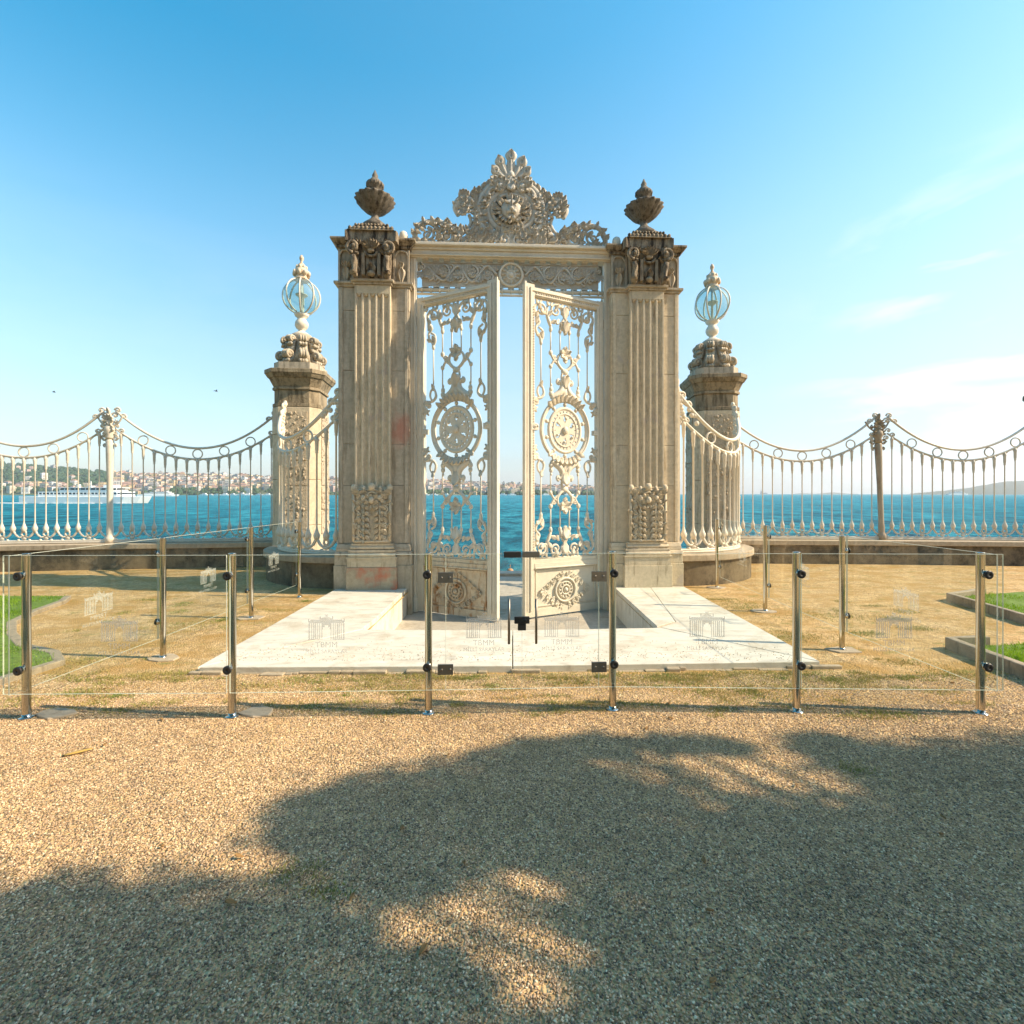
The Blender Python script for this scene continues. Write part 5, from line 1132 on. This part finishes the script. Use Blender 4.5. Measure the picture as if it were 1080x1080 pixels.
# ---------------------------------------------------------------- boats
def ferry(loc, rz, Lh, label, group=None, hull='white_paint', scale=1, wake=True):
    root = empty('ferry', loc, rz, label, 'ferry', group); w = Lh*.09
    def outline_(x0, x1, ww, bow): return [(x0, -ww), (x1-bow, -ww), (x1-bow*.35, -ww*.55), (x1, 0), (x1-bow*.35, ww*.55), (x1-bow, ww), (x0, ww)]
    h = MB(); h.prism(outline_(-Lh/2, Lh/2-1.5, w*.998, 7), -.5, 2.3, outline_(-Lh/2, Lh/2, w, 7)); h.build('hull', hull, root, .1)
    d1 = MB(); d1.prism(outline_(-Lh*.36, Lh*.36, w*.85, 4), 2.3005, 3.2); d1.prism(outline_(-Lh*.36, Lh*.36, w*.85, 4), 3.85, 4.3); d1.build('lower_deck', 'white_paint', root)
    g1 = MB(); g1.prism(outline_(-Lh*.358, Lh*.358, w*.83, 4), 3.2005, 3.8495); g1.build('window_band', 'ship_glass', root)
    for i in range(22):
        pass
    ps = MB()
    for i in range(23): x = -Lh*.355+Lh*.66*i/22; ps.box(x-.15, x+.15, -w*.86, -w*.832, 3.2, 3.85)
    ps.build('window_pillars', 'white_paint', root)
    d2 = MB(); d2.prism(outline_(-Lh*.20, Lh*.30, w*.7, 3), 4.3005, 5.0); d2.prism(outline_(-Lh*.22, Lh*.31, w*.85, 3), 5.7, 5.95)
    for i in range(12): x = -Lh*.2+Lh*.46*i/11; d2.box(x-.1, x+.1, -w*.7, -w*.66, 5.0, 5.7)
    d2.build('upper_deck', 'white_paint', root)
    g2 = MB(); g2.prism(outline_(-Lh*.198, Lh*.28, w*.6, 3), 5.0005, 5.6995); g2.build('upper_windows', 'ship_glass', root)
    b = MB(); b.prism(outline_(Lh*.14, Lh*.24, w*.5, 1.5), 5.9505, 7.0); b.tube([(0, 0, 5.9), (0, 0, 8.6)], .12); b.tube([(-Lh*.1, 0, 5.9), (-Lh*.1, 0, 7.2)], .6, 8); b.build('bridge', 'white_paint', root)
    if wake:
        k = MB()
        random.seed(3)
        for j in range(26): k.blob((-Lh/2-random.uniform(0, 22), random.uniform(-1.5, 1.5), -.45), (random.uniform(1, 3), .6, .22), seg=6, ring=3)
        for j in range(20): k.blob((random.uniform(-Lh/2, Lh/2-4), -w*1.02, -.45), (random.uniform(.6, 1.6), .25, .15), seg=6, ring=3)
        k.build('wake', 'foam', root)
    return root
fz_ = 175
ferry((P(96, fz_), fz_, -1.4), 0, 45, 'white two-deck passenger ferry crossing the water at left').scale = (1, 1, .9)
o = ferry((P(168, 700), 700, -1.4), R(8), 46, 'white ferry farther off, just ahead of the near ferry at left', wake=False); o.scale = (1.2, 1, 1.1)
o = ferry((P(1010, 1500), 1500, -1.5), 0, 60, 'small white ferry far off in front of the right headland', wake=False); o.scale = (1.1, 1, 1.7)
def cargo(loc, Ls, label):
    root = empty('cargo_ship', loc, 0, label, 'ship'); t = MB(); t.prism([(-Ls/2, -8), (Ls/2-12, -8), (Ls/2, 0), (Ls/2-12, 8), (-Ls/2, 8)], -1, 14); t.build('hull', 'ship_grey', root)
    t = MB(); t.box(-Ls/2+4, -Ls/2+22, -7, 7, 14.01, 34); t.tube([(-Ls/2+12, 0, 34), (-Ls/2+12, 0, 52)], 1); t.tube([(Ls*.2, 0, 14), (Ls*.2, 0, 24)], 1); t.build('superstructure', 'ship_grey', root)
cargo((P(806, 4500), 4500, -1), 70, 'faint grey cargo ship on the horizon right of the gate')
random.seed(61); bo = MB()
bo.prism([(-7, -2), (4, -2), (7.5, 0), (4, 2), (-7, 2)], -.3, 1.8, [(-7.3, -2.2), (4.5, -2.2), (8.5, 0), (4.5, 2.2), (-7.3, 2.2)]); bo.prism([(-4, -1.5), (2, -1.5), (3, 0), (2, 1.5), (-4, 1.5)], 1.801, 3.6); bo.mat = 1; bo.prism([(-3.9, -1.53), (1.9, -1.53), (2.9, 0), (1.9, 1.53), (-3.9, 1.53)], 2.3, 3.0)
bm0 = bo.build('moored_boat', ['white_paint', 'ship_glass']); first = True
BP = [215, 222, 230, 238, 246, 254, 262, 274, 283, 449, 458, 470, 530, 540, 575, 600]
for i, px in enumerate(BP):
    o = bm0 if i == 0 else bm0.copy()
    if i: COL.objects.link(o)
    D = 1290+random.uniform(-25, 25); o.location = (P(px, D), D, -1.6); s = random.uniform(1.0, 2.0); o.scale = (s, s, s); o.rotation_euler = (0, 0, random.choice((0, PI))+random.uniform(-.3, .3)); tag(o, 'small white motor boat moored along the far shore', 'boat', 'boats moored along the far shore')
t = MB(); t.blob((0, 0, 0), (.15, .15, .13), seg=10, ring=6); t.v = t.v; t.tube([(0, 0, .1), (0, 0, .24)], .015); t.blob((0, 0, .25), .03, seg=6, ring=3); o = t.build('buoy', plain('orange_buoy', (.45, .22, .1), .6), loc=(P(538, 20), 20.5, -1.74)); tag(o, 'small brownish buoy floating in the gap between the gate leaves', 'buoy')
for px, y, D, lb in ((57, 413.5, 60, 'tiny dark gull gliding high over the left fence bay'), (228, 412.5, 55, 'tiny dark gull flying left of the left lamp pillar')):
    t = MB(); t.blob((0, 0, 0), (.18, .07, .06), seg=8, ring=5)
    for e in (-1, 1): t.add([(-.06, 0, .02), (.08, 0, .02), (.02, e*.3, .12), (-.08, e*.3, .12), (-.12, e*.6, .05)], [(0, 1, 2, 3), (3, 2, 4), (3, 2, 1, 0), (4, 2, 3)])
    t.add([(-.16, 0, .01), (-.3, -.05, 0), (-.3, .05, 0)], [(0, 1, 2), (2, 1, 0)])
    o = t.build('gull', 'bird', None, 0, (P(px, D), D, H+(HY-y)/F*D), R(50)); tag(o, lb, 'bird', 'gulls in the sky')

# ---------------------------------------------------------------- haze
hz = MB(); hz.box(-6500, 6500, -60, 6600, -3.5, 190); ho = hz.build('haze', 'glass'); ho.data.materials.clear()
hm = bpy.data.materials.new('haze'); hm.use_nodes = True; hn = hm.node_tree.nodes; hn.remove(hn['Principled BSDF']); pvv = hn.new('ShaderNodeVolumePrincipled'); pvv.inputs['Color'].default_value = (.9, .95, 1, 1); pvv.inputs['Density'].default_value = .00012; pvv.inputs['Anisotropy'].default_value = 0.2
hm.node_tree.links.new(pvv.outputs[0], hn['Material Output'].inputs['Volume']); ho.data.materials.append(hm); tag(ho, 'thin pale sea haze over the water', 'haze', kind='stuff')

# ---------------------------------------------------------------- sky, sun, camera
w = bpy.data.worlds.new('World'); sc.world = w; w.use_nodes = True; n = w.node_tree.nodes; l = w.node_tree.links; bg = n['Background']
sky = n.new('ShaderNodeTexSky'); sky.sky_type = 'NISHITA'; sky.sun_disc = False; sky.sun_elevation = SUN_EL; sky.sun_rotation = PI/2+SUN_AZ; sky.air_density = 1.0; sky.dust_density = 1.0; sky.ozone_density = 2.0; sky.altitude = 0
hs = n.new('ShaderNodeHueSaturation'); hs.inputs['Hue'].default_value = .472; l.new(sky.outputs[0], hs.inputs['Color'])
# thin cirrus, strongest low on the right
tc = n.new('ShaderNodeTexCoord'); sp = n.new('ShaderNodeSeparateXYZ'); l.new(tc.outputs['Generated'], sp.inputs[0])
mp = n.new('ShaderNodeMapping'); mp.inputs['Scale'].default_value = (1.6, 1.6, 6.5); mp.inputs['Rotation'].default_value = (0, .35, 0); l.new(tc.outputs['Generated'], mp.inputs[0])
cn = N(n, 'ShaderNodeTexNoise', Scale=1.5, Detail=7.0, Roughness=.55, Distortion=.4); l.new(mp.outputs[0], cn.inputs['Vector'])
cr_ = ramp(n, [(.45, 0.0), (.58, 1.0)]); l.new(cn.outputs[0], cr_.inputs[0])
def mr(sock, a, b, c, d):
    x = n.new('ShaderNodeMapRange'); x.interpolation_type = 'SMOOTHSTEP'; x.inputs[1].default_value = a; x.inputs[2].default_value = b; x.inputs[3].default_value = c; x.inputs[4].default_value = d; l.new(sock, x.inputs[0]); return x.outputs[0]
def mu(a, b):
    x = n.new('ShaderNodeMath'); x.operation = 'MULTIPLY'; l.new(a, x.inputs[0]); l.new(b, x.inputs[1]); return x.outputs[0]
m1 = mu(mr(sp.outputs[2], .34, .50, 1, 0), mr(sp.outputs[0], .46, .66, 0.04, 1)); cf = mu(cr_.outputs[0], m1)
l.new(mr(sp.outputs[2], .0, .85, .85, 1.6), hs.inputs['Saturation']); l.new(mr(sp.outputs[2], .0, .5, .74, 1.15), hs.inputs['Value'])
veil = mu(mr(sp.outputs[0], -.9, .8, 0.04, .46), mr(sp.outputs[2], .0, .85, 1, .35)); vm = n.new('ShaderNodeMix'); vm.data_type = 'RGBA'; l.new(veil, vm.inputs[0]); l.new(hs.outputs[0], vm.inputs[6]); vm.inputs[7].default_value = (3.0, 3.7, 4.2, 1)
cm = n.new('ShaderNodeMix'); cm.data_type = 'RGBA'; l.new(cf, cm.inputs[0]); l.new(vm.outputs[2], cm.inputs[6]); cm.inputs[7].default_value = (4.7, 4.8, 4.85, 1)
l.new(cm.outputs[2], bg.inputs[0]); bg.inputs[1].default_value = .15
sl = bpy.data.lights.new('sun', 'SUN'); sl.energy = 4.9; sl.angle = R(.55); sl.color = (1, .81, .57); so = bpy.data.objects.new('sun', sl); COL.objects.link(so); so.rotation_euler = SUN.to_track_quat('Z', 'Y').to_euler(); so.location = (20, -5, 20)
cam = bpy.data.cameras.new('camera'); co_ = bpy.data.objects.new('camera', cam); COL.objects.link(co_); co_.location = (0, 0, H); co_.rotation_euler = (PI/2, 0, 0); cam.sensor_width = 36; cam.lens = 36*F/1080; cam.shift_y = -(540-HY)/1080; cam.clip_start = .05; cam.clip_end = 90000; sc.camera = co_
sc.render.engine = 'CYCLES'; sc.view_settings.view_transform = 'Standard'; sc.view_settings.look = 'None'; sc.view_settings.exposure = .8; sc.view_settings.gamma = 1
sc.cycles.max_bounces = 8; sc.cycles.transparent_max_bounces = 24; sc.cycles.volume_bounces = 0; sc.cycles.caustics_reflective = False; sc.cycles.caustics_refractive = False
sc.render.resolution_x = 1024; sc.render.resolution_y = 1024
